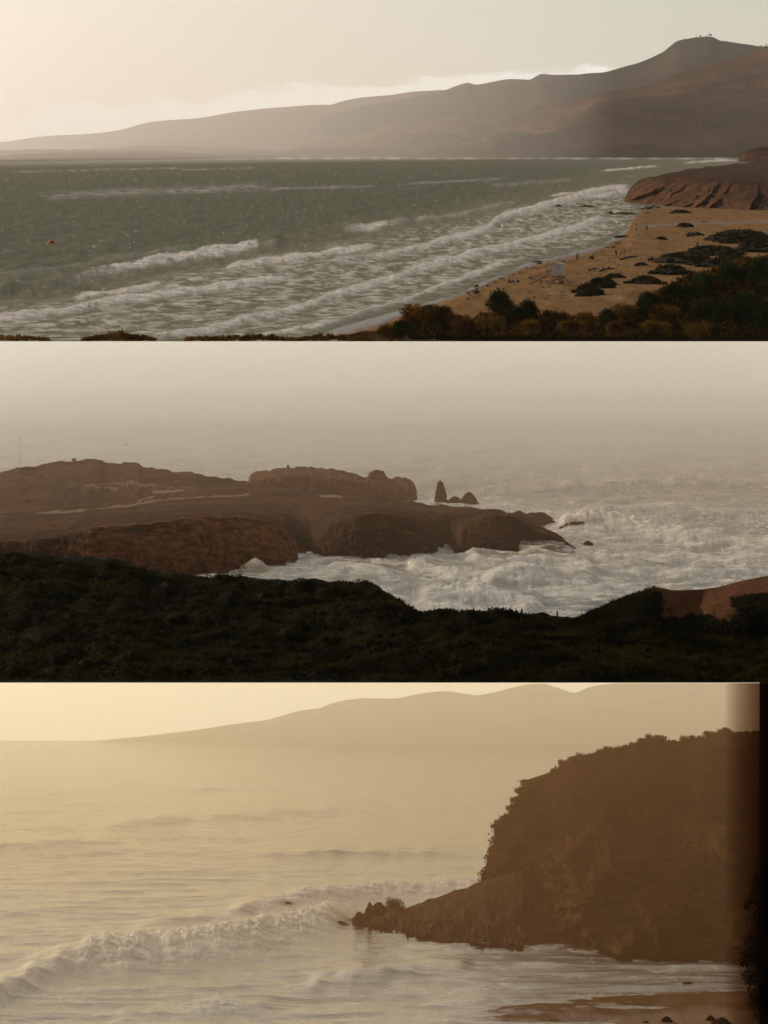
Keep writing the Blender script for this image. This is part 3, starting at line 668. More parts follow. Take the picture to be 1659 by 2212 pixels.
me = scr.data; co = np.empty(len(me.vertices) * 3, np.float32); me.vertices.foreach_get('co', co); co = co.reshape(-1, 3)
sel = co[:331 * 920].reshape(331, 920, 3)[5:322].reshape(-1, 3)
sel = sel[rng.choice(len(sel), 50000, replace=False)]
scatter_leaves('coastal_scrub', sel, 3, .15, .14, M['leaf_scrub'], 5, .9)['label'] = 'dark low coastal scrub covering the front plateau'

D_crest = [(1185, 1374), (1200, 1368), (1228, 1345), (1262, 1327), (1300, 1310), (1345, 1290), (1385, 1278), (1418, 1269), (1436, 1271), (1455, 1275), (1500, 1274), (1540, 1270), (1600, 1255), (1660, 1243), (1750, 1225), (1880, 1210)]
D_foot = [(1185, 1376), (1300, 1374), (1500, 1372), (1880, 1372)]
def dune_disp(Q, S, X):
    Q = Q.copy(); k = np.sin(np.clip(S / 2, 0, 1) * math.pi)
    sp = np.exp(-((X - 1440 - 26 * (2 - np.clip(S, 0, 2))) / 26) ** 2) * sstep(.6, 1.7, S) * (1 - sstep(1.9, 2.0, S))
    Q[..., 1] -= k * (1.6 * np.exp(-((X - 1390) / 60) ** 2) + 1.2 * np.exp(-((X - 1640) / 80) ** 2) - 2.2 * np.exp(-((X - 1490) / 42) ** 2))
    Q[..., 2] += k * (.05 * fbm(Q[..., 0] * .8, Q[..., 1] * .8, 2, 4)) + .10 * sstep(0, .3, S) * np.abs(noise(Q[..., 0] * 2, Q[..., 1] * 2, 1)) * (1 - sstep(1400, 1440, X))
    return Q
def dune_veg(Q, S, X):
    left = 1 - sstep(1395, 1450, X + 22 * (S - 1.6) + 14 * fbm(X * .03, S * 3, 1, 4))
    low = 1 - sstep(.55, .8, S + .2 * fbm(X * .02, S * 2, 5, 4))
    right = sstep(1560, 1600, X + 20 * fbm(X * .03, S * 3, 9, 3)) * (1 - sstep(1.35, 1.6, S))
    return np.maximum(np.maximum(left, low), right)
dn = loft('sand_dune', [(D_foot, [(1185, 246), (1880, 246)]), ([(1185, 1375), (1262, 1350), (1345, 1330), (1418, 1318), (1500, 1318), (1600, 1310), (1660, 1305), (1880, 1295)], 249.0), (D_crest, [(1185, 249), (1420, 252), (1880, 255)]), ([(1185, 1380), (1880, 1345)], [(1185, 253), (1880, 262)])],
          1185, 1880, 330, [36, 40, 8], M['dune'], dune_disp, rock=dune_veg)
me = dn.data; co = np.empty(len(me.vertices) * 3, np.float32); me.vertices.foreach_get('co', co); co = co.reshape(-1, 3)
rk = np.empty(len(co), np.float32); me.attributes['rock'].data.foreach_get('value', rk)
sel = co[rk > .5]; sel = sel[rng.choice(len(sel), 6500)]
scatter_leaves('dune_scrub', sel, 3, .09, .1, M['leaf_scrub'], 6, .9)['label'] = 'dark scrub growing over the dune'
tag(dn, 'red sand dune half covered in dark scrub at the right edge', 'dune')

# ================================================================== LOWER COVE (bottom of the picture)
Z3 = -8.4
WALL3 = 230.06
backdrop('sky_over_lower_cove', WALL3, LIP2 + .03, 1640, M['sky_low'])
def foam3(px, py, a, b):
    n = fbm(a * 7, b * 14, .3, 5, .62)
    f = np.zeros(px.shape)
    for (x, y, rx, ry, s) in ((720, 1975, 110, 22, 1), (640, 1990, 120, 16, .7), (880, 1925, 170, 12, .55), (590, 1950, 60, 8, .6), (1120, 2090, 160, 8, .3), (500, 2020, 150, 14, .4)):
        m = np.exp(-((px - x) / rx) ** 2 - ((py - y) / ry) ** 2)
        f = np.maximum(f, np.clip(m * s * (.6 + 1.0 * n), 0, 1))
    lace = np.clip((fbm(a * 5, b * 11, 9.1, 5, .62) - .35) * 1.6, 0, .35) * sstep(1960, 2060, py)
    slick = np.clip((fbm(a * 2, b * 26, 2.1, 4, .6) - .5) * 3, 0, .35) * np.exp(-((py - 1800) / 60) ** 2) * (1 - sstep(300, 700, px))
    return np.maximum(np.maximum(f, lace), slick)
waves3 = [
    dict(pts=[(-170, 2192), (0, 2150), (60, 2118), (120, 2092), (180, 2074), (225, 2060), (260, 2066), (330, 2052), (420, 2046), (500, 2036), (620, 2012), (700, 1992), (760, 1978)], A=34, f=20, b=34, br=[(0, .05), (120, .1), (190, .5), (240, 1), (760, 1)], cap=16, trail=26, e1=60, wob=4),
    dict(pts=[(480, 1978), (560, 1962), (640, 1946), (700, 1938), (780, 1928), (900, 1920), (1060, 1912)], A=20, f=12, b=18, br=[(480, 0), (560, .15), (630, .7), (700, .4), (860, .7), (1060, .8)], trail=8, e0=80, wob=3),
    dict(pts=[(180, 2206), (300, 2194), (400, 2184), (440, 2179), (490, 2174), (560, 2170), (640, 2168)], A=12, f=12, b=22, br=[(180, 0), (340, .1), (400, .5), (480, 1), (505, .5), (530, 0)], trail=10, e0=120, e1=120, wob=3),
    dict(pts=[(640, 2136), (720, 2118), (800, 2112), (880, 2100), (960, 2090), (1030, 2088)], A=18, f=14, b=24, br=.06, e0=60, e1=60, wob=3),
    dict(pts=[(280, 2004), (360, 1996), (440, 1985), (560, 1975)], A=12, f=10, b=18, br=.04, e0=60, e1=60, wob=3),
    dict(pts=[(200, 1780), (420, 1768), (700, 1752), (1060, 1745)], A=9, f=9, b=14, br=0, e0=120, e1=120),
    dict(pts=[(-170, 1830), (100, 1822), (320, 1815)], A=9, f=9, b=14, br=0, e0=120, e1=120),
    dict(pts=[(300, 1705), (600, 1698), (1000, 1692)], A=5, f=6, b=10, br=0, e0=120, e1=120),
    dict(pts=[(500, 1850), (760, 1842), (1050, 1836)], A=10, f=10, b=16, br=0, e0=120, e1=120),
    dict(pts=[(900, 2168), (1000, 2162), (1150, 2158), (1300, 2150), (1460, 2146)], A=5, f=5, b=8, br=.4, e0=60, e1=60),
]
sea3 = sea('sea_lower_cove', Z3, 1600.0, 2235, 1585, M['sea_low'], waves3, lambda px, py: 1.0 + .3 * sstep(1950, 2150, py), foam3, lambda px, py, a, b: sstep(1950, 2200, py) * .7, x0=-420, x1=2120, aniso=2.6, swell=((.45, 4.5, .010), (1.8, 12, .0065)))

# far golden hills on the other side of the cove
def ghill(crest, d, x0, x1, label, seed):
    rows = [([(x0, zpy(Z3 - .2, d)), (x1, zpy(Z3 - .2, d))], d), (crest, d + .55), ([(x0, zpy(Z3 - .2, d + .7)), (x1, zpy(Z3 - .2, d + .7))], d + .7)]
    o = loft('hill', rows, x0, x1, 260, [24, 4], M['hill_gold_haze'], lambda Q, S, X: Q + np.stack([0 * S, -.06 * np.sin(np.clip(S, 0, 1) * math.pi) * ridged(Q[..., 0] / 2.5, Q[..., 2] / 3, seed, 3), 0 * S], -1))
    o['label'] = label; tag(o, kind='structure')
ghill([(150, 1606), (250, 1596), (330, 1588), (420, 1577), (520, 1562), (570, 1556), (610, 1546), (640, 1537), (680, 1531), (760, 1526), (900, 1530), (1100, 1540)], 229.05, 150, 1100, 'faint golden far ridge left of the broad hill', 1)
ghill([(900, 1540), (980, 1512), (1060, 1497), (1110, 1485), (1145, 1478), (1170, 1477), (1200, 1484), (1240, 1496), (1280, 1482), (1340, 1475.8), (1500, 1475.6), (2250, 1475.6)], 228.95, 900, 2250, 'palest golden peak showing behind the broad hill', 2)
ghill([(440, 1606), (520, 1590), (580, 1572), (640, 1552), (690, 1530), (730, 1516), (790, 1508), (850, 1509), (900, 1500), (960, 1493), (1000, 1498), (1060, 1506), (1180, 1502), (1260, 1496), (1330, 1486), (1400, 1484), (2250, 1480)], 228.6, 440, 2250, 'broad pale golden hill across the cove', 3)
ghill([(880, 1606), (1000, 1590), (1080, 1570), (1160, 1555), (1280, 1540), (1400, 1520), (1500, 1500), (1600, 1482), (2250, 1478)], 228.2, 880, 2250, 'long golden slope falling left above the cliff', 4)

# dark cliff
def cliff3():
    nq, ns = 360, 200
    q = np.linspace(0, 1, nq)[None, :]; s = np.linspace(0, 1, ns)[:, None]
    nose_y = 2012 - 322 * s
    sil = [(1685, 1135), (1690, 1130), (1715, 1106), (1750, 1090), (1770, 1072), (1790, 1066), (1805, 1066), (1820, 1058), (1850, 1047), (1875, 1038), (1905, 1034), (1960, 1040), (2012, 1050)]
    nx_ = line(sil, nose_y) + 3.5 * fbm(nose_y * .06, 1.2, 0, 4)
    px = nx_ + (2240 - nx_) * q ** 1.5
    yb = line([(1000, 2008), (1050, 2026), (1130, 2046), (1250, 2062), (1400, 2072), (1520, 2078), (1660, 2086), (2240, 2105)], px)
    yc = line([(1000, 1690), (1130, 1690), (1180, 1676), (1232, 1641), (1262, 1629), (1300, 1620), (1350, 1612), (1400, 1601), (1470, 1596), (1540, 1589), (1600, 1583), (1660, 1578), (2240, 1535)], px)
    py = yb + (yc - yb) * s
    d = GD(yb, Z3 - .2) + 13 * s ** 1.2
    P = W(px, py, d)
    r = ridged(P[..., 0] / 3.2, P[..., 2] / 4.0, P[..., 1] / 9, 5, .55)
    P[..., 1] -= (1.3 * (r - .8) + 2.2 * (ridged(P[..., 0] / 7.5 + P[..., 2] / 14, P[..., 2] / 16, 3.0, 3) - .8)) * sstep(0, .05, s) * (1 - sstep(.96, 1, s))
    P[..., 2] += .18 * fbm(P[..., 0] / .9, P[..., 1] / .9, P[..., 2] / 2, 4) * sstep(.02, .2, s)
    # the side that turns away behind the nose, and the back slope
    side = P[:, :1] + np.linspace(1, 0, 10, endpoint=False)[None, :, None] * np.array([3.0, 9.0, -.6])
    P = np.concatenate([side, P], 1)
    back = P[-1:] + np.linspace(.1, 1, 8)[:, None, None] * np.array([0, 9, -3.5])
    P = np.concatenate([P, back], 0)
    rk = np.concatenate([np.repeat(1 - sstep(.45, .8, s), P.shape[1], 1), np.zeros((8, P.shape[1]))], 0)
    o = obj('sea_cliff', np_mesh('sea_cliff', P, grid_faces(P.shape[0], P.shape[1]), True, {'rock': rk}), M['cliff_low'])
    tag(o, 'tall dark brown sea cliff topped with brush at the right', 'cliff'); return P
cl3 = cliff3()
spit = loft('rock_spit', [
    ([(738, 1998), (800, 2007), (900, 2022), (960, 2036), (975, 2034), (1040, 2034), (1130, 2052)], [(738, 175.4), (900, 172.7), (975, 171.5), (1130, 169.8)]),
    ([(738, 1994), (760, 1988), (800, 1985), (900, 1985), (1000, 1985), (1130, 2000)], [(738, 176), (900, 174.5), (1130, 172)]),
    ([(738, 1992), (758, 1986), (780, 1974), (795, 1966), (805, 1963), (820, 1960), (850, 1957), (880, 1957), (930, 1941), (980, 1926), (1035, 1906), (1130, 1880)], [(738, 177), (900, 177), (1130, 175)]),
    ([(738, 1996), (1130, 1960)], [(738, 178), (1130, 181)])], 738, 1130, 260, [30, 30, 6], M['rock'], rough_disp(.10, .8, 1.0, .1, 2.2, .8), rock=lambda Q, S, X: np.ones(S.shape))
tag(spit, 'low dark rock spit running out from the foot of the cliff', 'rock')
rock(797, 1975, 20, 26, Z3 + .6, 51, 'upright pointed boulder near the seaward tip of the rock spit', .55, .1, 'boulder')
rock(776, 1988, 26, 18, Z3 + .25, 55, 'squat boulder at the very tip of the rock spit', .4, 0, 'boulder')
rock(735, 1999, 34, 9, Z3, 58, 'low wet rock awash just off the rock spit', .4, 0, 'rock')
rock(818, 1968, 34, 18, Z3 + .9, 60, 'broad boulder behind the pointed boulder on the spit', .4, 0, 'boulder')
rock(620, 1958, 46, 9, Z3, 63, 'low rock washed over by the farther breaker', .4, 0, 'rock')
rock(955, 2036, 44, 9, Z3, 66, 'flat slab of rock at the foot of the spit', .3, .1, 'rock')

# wet sand in the corner
def lowsand():
    x0, x1 = 820, 2240; xs = np.linspace(x0, x1, 300)
    sh = line([(820, 2240), (900, 2214), (1020, 2192), (1150, 2170), (1330, 2152), (1480, 2148), (1600, 2142), (2240, 2120)], xs)
    f = np.linspace(-.25, 1, 90)[:, None]
    py = sh[None, :] + f * np.maximum(2245 - sh, 4)[None, :]
    z = Z3 + np.where(f < 0, f * 1.0, .26 * f ** 1.2) + 0 * py
    P = W(xs[None, :], py, GD(py, z)); P[..., 2] += .02 * fbm(P[..., 0] * 1.2, P[..., 1] * .5, 2, 4)
    wet = np.clip(1 - .5 * sstep(.25, .9, f + .35 * fbm(P[..., 0] * .4, P[..., 1] * .3, 1, 4) + .3 * sstep(1300, 1500, xs)[None, :]), 0, 1)
    tag(obj('wet_sand', np_mesh('wet_sand', P, grid_faces(*py.shape), True, {'wet': wet}), M['sand_low']), kind='structure')
lowsand()
rock(1440, 2208, 26, 12, Z3 + .1, 71, 'dark stone on the wet sand, left of the pair', .35, 0, 'stone')
rock(1535, 2206, 22, 12, Z3 + .1, 74, 'rounded dark stone on the wet sand beside the tree', .35, 0, 'stone')
rock(1558, 2216, 44, 18, Z3 + .1, 76, 'largest dark stone at the bottom edge near the tree', .35, 0, 'stone')
rock(1395, 2211, 20, 5, Z3 + .1, 78, 'flat small stone leftmost on the wet sand', .35, 0, 'stone')
rock(1485, 2126, 30, 5, Z3 + .0, 79, 'flat dark rock in the shallows above the wet sand', .35, 0, 'stone')

# ================================================================== THINGS: upper bay
def bush_proto(name, w_, h_, n, size, leaf, seed, lobes=9):
    r = np.random.default_rng(seed)
    ang = r.random(lobes) * 6.28; rr = (r.random(lobes) ** .6) * w_ * .38
    cz = h_ * (.35 + .4 * r.random(lobes)) * (1 - .35 * rr / (w_ * .38 + 1e-6))
    cs = np.stack([np.cos(ang) * rr, np.sin(ang) * rr, cz], -1); rad = h_ * (.2 + .2 * r.random(lobes))
    root = empty(name, (0, 0, 0))
    obj('foliage', leaf_cloud('foliage', cs, rad, n, size, .9, seed), M[leaf], root)
    m = MB()
    for k in range(min(lobes, 6)):
        m.bar((0, 0, -.3), tuple(cs[k]), w_ * .02, 5, w_ * .006)
    m.build('stem', M['bark'], root)
    return root
# brush bank along the near edge
B_top = [(740, 750), (790, 730), (830, 712), (880, 690), (930, 672), (980, 682), (1020, 690), (1080, 668), (1140, 672), (1180, 690), (1260, 690), (1340, 680), (1400, 640), (1480, 600), (1560, 576), (1660, 556), (1880, 535)]
def bank_disp(Q, S, X):
    Q = Q.copy(); k = sstep(0, .1, S) * (1 - sstep(1.2, 2, S))
    Q[..., 2] += k * (.5 * np.abs(noise(Q[..., 0] / 2.5, Q[..., 1] / 3, 2)) + .25 * fbm(Q[..., 0] / .8, Q[..., 1] / 1, 3, 3)) * sstep(760, 830, X)
    return Q
bank = loft('brush_bank', [([(740, LIP1), (1880, LIP1)], 537.6), ([(x, min(y, LIP1 - .5)) for x, y in B_top], 546.0), ([(740, LIP1 - .6), (830, 735), (1880, 700)], 566.0)], 745, 1880, 420, [50, 12], M['brush_ground'], bank_disp)
tag(bank, kind='structure')
me = bank.data; co = np.empty(len(me.vertices) * 3, np.float32); me.vertices.foreach_get('co', co); co = co.reshape(-1, 3)
prow = HOR + (CAMZ - co[:, 2]) / co[:, 1] * FOC
pcol = PCX + co[:, 0] / co[:, 1] * FOC
keep = co[(prow < LIP1 - 9) & (pcol > 800)]
keep = keep[rng.choice(len(keep), 9000)]
scatter_leaves('brush_undergrowth', keep, 3, .32, .3, M['leaf_dry'], 8, .9)['label'] = 'tangled dry undergrowth on the near bank'
protos = [bush_proto('bush', 4.2, 3.6, 4200, .22, 'leaf_dry', 11), bush_proto('bush', 4.0, 3.2, 4200, .2, 'leaf_dark', 12), bush_proto('bush', 5.5, 3.0, 4200, .24, 'leaf_dry', 13)]
used = [False] * 3
G1 = 'shrubs on the near bank'
bush_list = [
    # px, row of the foot, depth, kind, scale, label
    (845, 735, 492, 0, .85, 'dry reddish shrub at the left end of the near bank'),
    (905, 706, 496, 0, 1.15, 'tall dry brown shrub sticking up left of the green bush'),
    (950, 700, 499, 2, 1.1, 'feathery reddish shrub beside the tall dry brown one'),
    (1000, 722, 494, 2, .9, None), (870, 728, 490, 1, .8, None),
    (1085, 672, 501, 1, 1.05, 'rounded green bush standing up in front of the sand'),
    (1135, 690, 498, 1, .95, 'lower dark green bush right of the rounded green bush'),
    (1060, 722, 492, 2, 1.0, None), (1150, 728, 492, 0, .9, None), (1200, 705, 496, 2, .9, None), (1260, 712, 495, 0, .9, None),
    (1310, 705, 497, 1, .85, None), (1350, 690, 499, 0, .8, None), (1240, 732, 490, 2, 1.0, None), (1340, 730, 491, 2, 1.0, None),
    (1400, 670, 499, 1, .9, None), (1440, 700, 495, 0, 1.0, None), (1455, 645, 501, 1, .8, None), (1510, 640, 499, 1, 1.1, None),
    (1530, 700, 493, 1, 1.2, None), (1580, 612, 500, 1, 1.1, None), (1600, 690, 493, 1, 1.3, None), (1640, 612, 498, 1, 1.3, None), (1660, 710, 490, 1, 1.3, None), (1420, 732, 489, 2, 1.0, None), (1500, 735, 488, 0, 1.0, None),
]
bush_list = [(a_, b_, c_ + 43, d_, e_, f_) for a_, b_, c_, d_, e_, f_ in bush_list]
rank = {}
for b_ in sorted(bush_list):
    if b_[5] is None: rank[b_] = sum(1 for o_ in rank if (o_[3] == 1) == (b_[3] == 1))
for i, (px, py, d, k, s, lab) in enumerate(bush_list):
    if used[k]: o = copy_tree(protos[k])
    else: o = protos[k]; used[k] = True
    o.location = W(px, py, d); o.rotation_euler = (0, 0, i * 1.7); o.scale = (s, s, s * .95)
    tag(o, lab or ORD[rank[bush_list[i]]] + (' dark green shrub' if k == 1 else ' dry brown shrub') + ' on the near bank, counting from the left', 'bush', G1)

r = np.random.default_rng(77); pts = []
for (xa, xb, hp, n_) in ((-160, 105, 15, 320), (175, 335, 22, 420), (400, 470, 10, 90), (440, 640, 14, 360), (640, 800, 16, 260)):
    px = r.uniform(xa, xb, n_); dd = r.uniform(533, 538.5, n_); e = 1 - np.abs((px - (xa + xb) / 2) / ((xb - xa) / 2)) ** 2
    hh = hp * e * (.5 + .8 * np.abs(noise(px * .04, 3.0, 1))) * r.random(n_) * dd / FOC
    P = W(px, LIP1 - 1.5, dd); P[:, 2] += hh; pts.append(P)
pts = np.concatenate(pts)
scatter_leaves('near_brush', pts, 6, .30, .12, M['leaf_dry'], 4, 1.0)['label'] = 'low dry brush along the bottom edge of the surf'
# hummocks of dune plants on the sand
def hummock(px, py, wp, hp, seed, label, mat='leaf_scrub', n=3400):
    p = on_beach(px, py); k = p[1] / FOC; w_, h_ = wp * k * .8, hp * k * .62
    root = empty('dune_hummock', p)
    obj('mound', rock_mesh('mound', w_, h_, w_ * 2.2, seed, .3, 4, .8, 0, 2.1), M['scrub_ground'], root)
    r = np.random.default_rng(seed); t = r.random(n) * 6.283; q = np.sqrt(r.random(n)) * (1.05 + .35 * np.sin(t * 2 + seed) + .22 * np.sin(t * 5 + 2 * seed) + .12 * np.sin(t * 11 + seed))
    P = np.stack([np.cos(t) * q * w_ * .47, np.sin(t) * q * w_ * 1.0, h_ * .85 * np.sqrt(np.clip(1 - q * q, 0, 1))], -1)
    a = r.normal(size=(n, 3)) * .6; a[:, 2] += .8; b = np.cross(a, r.normal(size=(n, 3))); b /= np.linalg.norm(b, axis=1)[:, None]
    s = .2 * h_ + .12
    V = np.stack([P - b * s * .5, P + b * s * .5, P + a * s], 1)
    obj('foliage', np_mesh('foliage', V.reshape(-1, 3), np.arange(3 * n).reshape(-1, 3), False), M[mat], root)
    tag(root, label, 'dune plants', 'plant hummocks on the beach')
for h in ((1258, 640, 30, 10, 1, 'smallest dark hummock nearest the near bank, below the tower'), (1270, 632, 62, 22, 2, 'broad dark hummock in front of the lifeguard tower shadow'), (1283, 637, 46, 18, 3, 'dark hummock at the front of the cluster by the tower'),
          (1300, 614, 74, 20, 4, 'dark hummock at the end of the tower shadow'), (1312, 622, 44, 16, 5, 'rounded dark hummock right of the tower shadow'), (1328, 600, 48, 10, 6, 'low dark hummock farthest from the camera in the tower cluster'),
          (1345, 512, 40, 3, 7, 'thin strip of dune plants on open sand'), (1450, 590, 90, 24, 8, 'dark hummock left of the plant covered bank'), (1395, 612, 80, 20, 9, 'dark hummock just behind the near bank, mid right'), (1480, 565, 150, 26, 10, 'large dark hummock with bare sand beside it'), (1540, 548, 150, 24, 11, 'long dark hummock below the creek at right'),
          (1600, 522, 170, 34, 12, 'high dark plant covered bank at the right edge of the beach'), (1660, 540, 150, 46, 13, 'darkest plant bank cut by the right edge'), (1585, 575, 150, 30, 14, 'dark hummock merging into the near bank at right'), (1500, 508, 40, 9, 15, 'small dark brush pile on the sand beyond the hummocks'), (1428, 517, 30, 7, 16, 'low twiggy brush heap on the middle of the beach'), (1480, 490, 46, 12, 17, 'twiggy brush heap near the creek'), (1470, 460, 50, 9, 18, 'dark brush heap at the foot of the far bluff')):
    hummock(*h)

# lifeguard tower
def tower():
    p = on_beach(1206, 614); root = empty('lifeguard_tower', p, math.radians(-14), 1.08)
    tag(root, 'white lifeguard tower on braced legs with a ramp, standing on the sand', 'tower')
    fz = 1.35   # floor height
    m = MB()    # cabin: walls that lean out towards the roof, the front (left) flaring into the visor
    x0, x1, y0, y1, z0, z1 = -.95, 1.0, -1.0, 1.0, fz + .12, fz + 2.15
    v = [(x0+.15, y0, z0), (x1, y0, z0), (x1, y1, z0), (x0+.15, y1, z0), (x0-.05, y0, z0+1.05), (x1+.03, y0, z0+1.05), (x1+.03, y1, z0+1.05), (x0-.05, y1, z0+1.05),
         (x0-.55, y0, z0+1.5), (x1+.05, y0, z0+1.5), (x1+.05, y1, z0+1.5), (x0-.55, y1, z0+1.5), (x0-.1, y0, z1), (x1+.05, y0, z1), (x1+.05, y1, z1), (x0-.1, y1, z1)]
    f = []
    for k in (0, 4, 8): f += [(k, k+1, k+5, k+4), (k+1, k+2, k+6, k+5), (k+2, k+3, k+7, k+6), (k+3, k, k+4, k+7)]
    m.raw(v, f + [(3, 2, 1, 0), (12, 13, 14, 15)]); m.build('cabin', M['white_paint'], root)
    r = MB(); n_ = 8; vv = []
    for k in range(n_ + 1):
        t = k / n_; x = x0 - .3 + t * (x1 - x0 + .55); z = z1 + .02 + .18 * math.sin(math.pi * min(1, t * 1.1) ** .8)
        vv += [(x, y0 - .12, z), (x, y1 + .12, z), (x, y1 + .12, z - .09), (x, y0 - .12, z - .09)]
    ff = []
    for k in range(n_):
        for e in range(4): ff.append((4*k+e, 4*k+(e+1) % 4, 4*k+4+(e+1) % 4, 4*k+4+e))
    r.raw(vv, ff + [(0, 1, 2, 3), (4*n_+3, 4*n_+2, 4*n_+1, 4*n_)]); ro = r.build('roof', M['roof_paint'], root)
    e_ = MB(); e_.bar((x1+.2, y0-.12, z1), (x1+.2, y1+.12, z1), .07, 8); e_.build('roll', M['roof_paint'], ro)
    vz = MB(); vz.raw([(x0-.62, y0-.02, z0+1.47), (x0-.62, y1+.02, z0+1.47), (x0-.98, y1+.02, z0+1.42), (x0-.98, y0-.02, z0+1.42), (x0-.3, y0-.02, z1), (x0-.3, y1+.02, z1)],
                      [(0, 1, 2, 3), (3, 2, 5, 4), (0, 3, 4), (1, 5, 2), (0, 4, 5, 1)]); vz.build('visor', M['roof_paint'], root)
    for k, (xa, xb) in enumerate(((-.72, -.1), (-.02, .62))):
        s = MB(); s.box((xa, y0 - .035, z0 + .2), (xb, y0 - .003, z0 + 1.0)); s.build('shutter', M['white_paint'], root)
    s = MB(); s.box((.1, y0 - .03, z0 + 1.35), (.42, y0 - .004, z0 + 1.6)); s.build('sign', M['red_cloth'], root)
    d = MB(); d.box((-1.75, -1.15, fz), (1.12, 1.15, fz + .12)); d.build('deck', M['timber'], root)
    for (tx, ty, bx, by) in ((-1.0, -.95, -1.6, -1.2), (-1.0, .95, -1.6, 1.2), (.8, -.95, 1.35, -1.2), (.8, .95, 1.9, 1.2), (-.1, -.95, -.9, -1.2), (.3, -.95, 1.2, -1.2)):
        l = MB(); l.bar((tx, ty, fz), (bx, by, -.1), .07, 6); l.build('leg', M['timber'], root)
    for y in (-1.1, 1.1):
        for xa, xb in ((-1.4, .55), (1.4, -.7)):
            b = MB(); b.bar((xa, y, .25), (xb, y, fz), .035, 5); b.build('brace', M['timber'], root)
    rp = MB(); rp.raw([(-1.75, -.5, fz + .1), (-1.75, .5, fz + .1), (-5.0, .5, .05), (-5.0, -.5, .05), (-1.75, -.5, fz), (-1.75, .5, fz), (-5.0, .5, -.05), (-5.0, -.5, -.05)],
                      [(0, 1, 2, 3), (7, 6, 5, 4), (0, 3, 7, 4), (1, 5, 6, 2), (3, 2, 6, 7), (0, 4, 5, 1)]); rpo = rp.build('ramp', M['timber'], root)
    for y in (-.5, .5):
        h = MB(); h.bar((-1.7, y, fz + 1.0), (-5.0, y, .95), .035, 5); h.bar((-1.7, y, fz + .55), (-5.0, y, .5), .025, 5); h.build('handrail', M['timber'], rpo)
        for k in range(6):
            x = -1.75 - k * .65; zb = fz + .05 - (k * .65) * (fz / 3.25)
            q = MB(); q.bar((x, y, zb), (x, y, zb + .95), .035, 5); q.build('post', M['timber'], rpo)
    for y in (-1.12, 1.12):
        dr = MB(); dr.bar((-1.7, y, fz + 1.0), (-.9, y, fz + 1.0), .03, 5); dr.bar((-1.7, y, fz), (-1.7, y, fz + 1.0), .035, 5); dr.build('deck_rail', M['timber'], root)
tower()

# people
def skin_mesh(name, verts, edges, radii, mat, parent):
    me = bpy.data.meshes.new(name); me.from_pydata(verts, edges, []); me.update()
    o = obj(name, me, mat, parent)
    md = o.modifiers.new('skin', 'SKIN'); md.use_smooth_shade = True
    for sv, r in zip(me.skin_vertices[0].data, radii): sv.radius = (r, r)
    me.skin_vertices[0].data[0].use_root = True
    o.modifiers.new('sub', 'SUBSURF').render_levels = 2
    return o
def person(pos, label, face, top, bottom, arms='down', pose='stand', stride=.1, rz=0, h=1.72):
    root = empty('person', pos, rz, h / 1.72)
    tag(root, label, 'person', 'people on the beach')
    if pose == 'sit': hip, kn, ft = .16, (.42, .42), (.78, .05)
    else: hip, kn, ft = .92, (.04, .49), (.0, .05)
    sh = hip + .50
    V = [(0, 0, hip), (0, .01, hip + .25), (0, 0, sh), (0, -.01, sh + .09), (0, -.02, sh + .2), (0, -.01, sh + .3)]
    E = [(0, 1), (1, 2), (2, 3), (3, 4), (4, 5)]; R = [.15, .135, .13, .055, .09, .07]
    A = {'down': ((.24, 0, -.26), (.27, -.06, -.52)), 'up': ((.30, -.02, .14), (.27, -.04, .42)), 'front': ((.26, -.06, -.22), (.12, -.26, -.22)), 'hips': ((.36, .04, -.22), (.20, -.05, -.44))}
    arm = arms if isinstance(arms, tuple) else (arms, arms); AV, AE, AR = [], [], []
    for s_, a_ in zip((-1, 1), arm):
        e_, h_ = A[a_]; b = len(V)
        V += [(s_*.17, 0, sh - .02), (s_*e_[0], e_[1], sh + e_[2]), (s_*h_[0], h_[1], sh + h_[2]), (s_*(h_[0]+.01), h_[1]-.03, sh + h_[2] - (.09 if a_ != 'up' else -.09))]
        E += [(2, b), (b, b+1), (b+1, b+2), (b+2, b+3)]; R += [.065, .048, .038, .035]
    for s_ in (-1, 1):
        b = len(V); st = stride * s_
        if pose == 'sit':
            V += [(s_*.1, -.02, hip), (s_*.13, -kn[0], kn[1]), (s_*.12, -ft[0], ft[1]), (s_*.12, -ft[0]-.14, .04)]
        else:
            V += [(s_*.1, 0, hip - .06), (s_*.11, -kn[0] - st*.6, kn[1]), (s_*.12, -st + .03, .08), (s_*.13, -st - .13, .035)]
        E += [(0, b), (b, b+1), (b+1, b+2), (b+2, b+3)]; R += [.1, .065, .045, .035]
    skin_mesh('body', V, E, R, M['skin'], root)
    tv, te, tr = V[:3], [(0, 1), (1, 2)], [.165, .155, .145]
    for k in (6, 10):
        b = len(tv); tv = tv + [V[k], V[k+1], V[k+2]]; te = te + [(2, b), (b, b+1), (b+1, b+2)]; tr = tr + [.08, .062, .05]
    skin_mesh('jacket', tv, te, tr, top, root)
    bv, be, brd = [V[0]], [], [.172]
    for k in (14, 18):
        b = len(bv); bv = bv + [V[k], V[k+1], V[k+2]]; be = be + [(0, b), (b, b+1), (b+1, b+2)]; brd = brd + [.115, .082, .066]
    skin_mesh('trousers', bv, be, brd, bottom, root)
    skin_mesh('hair', [(0, .02, sh + .2), (0, .015, sh + .33)], [(0, 1)], [.095, .08], M['dark_cloth'], root)
    return root
DC, GC, BC, BR = M['dark_cloth'], M['grey_cloth'], M['blue_cloth'], M['brown_cloth']
person(on_beach(1247, 563), 'person in brown on the sand with one arm raised', 0, M['brown_cloth'], BR, ('down', 'up'), rz=.3)
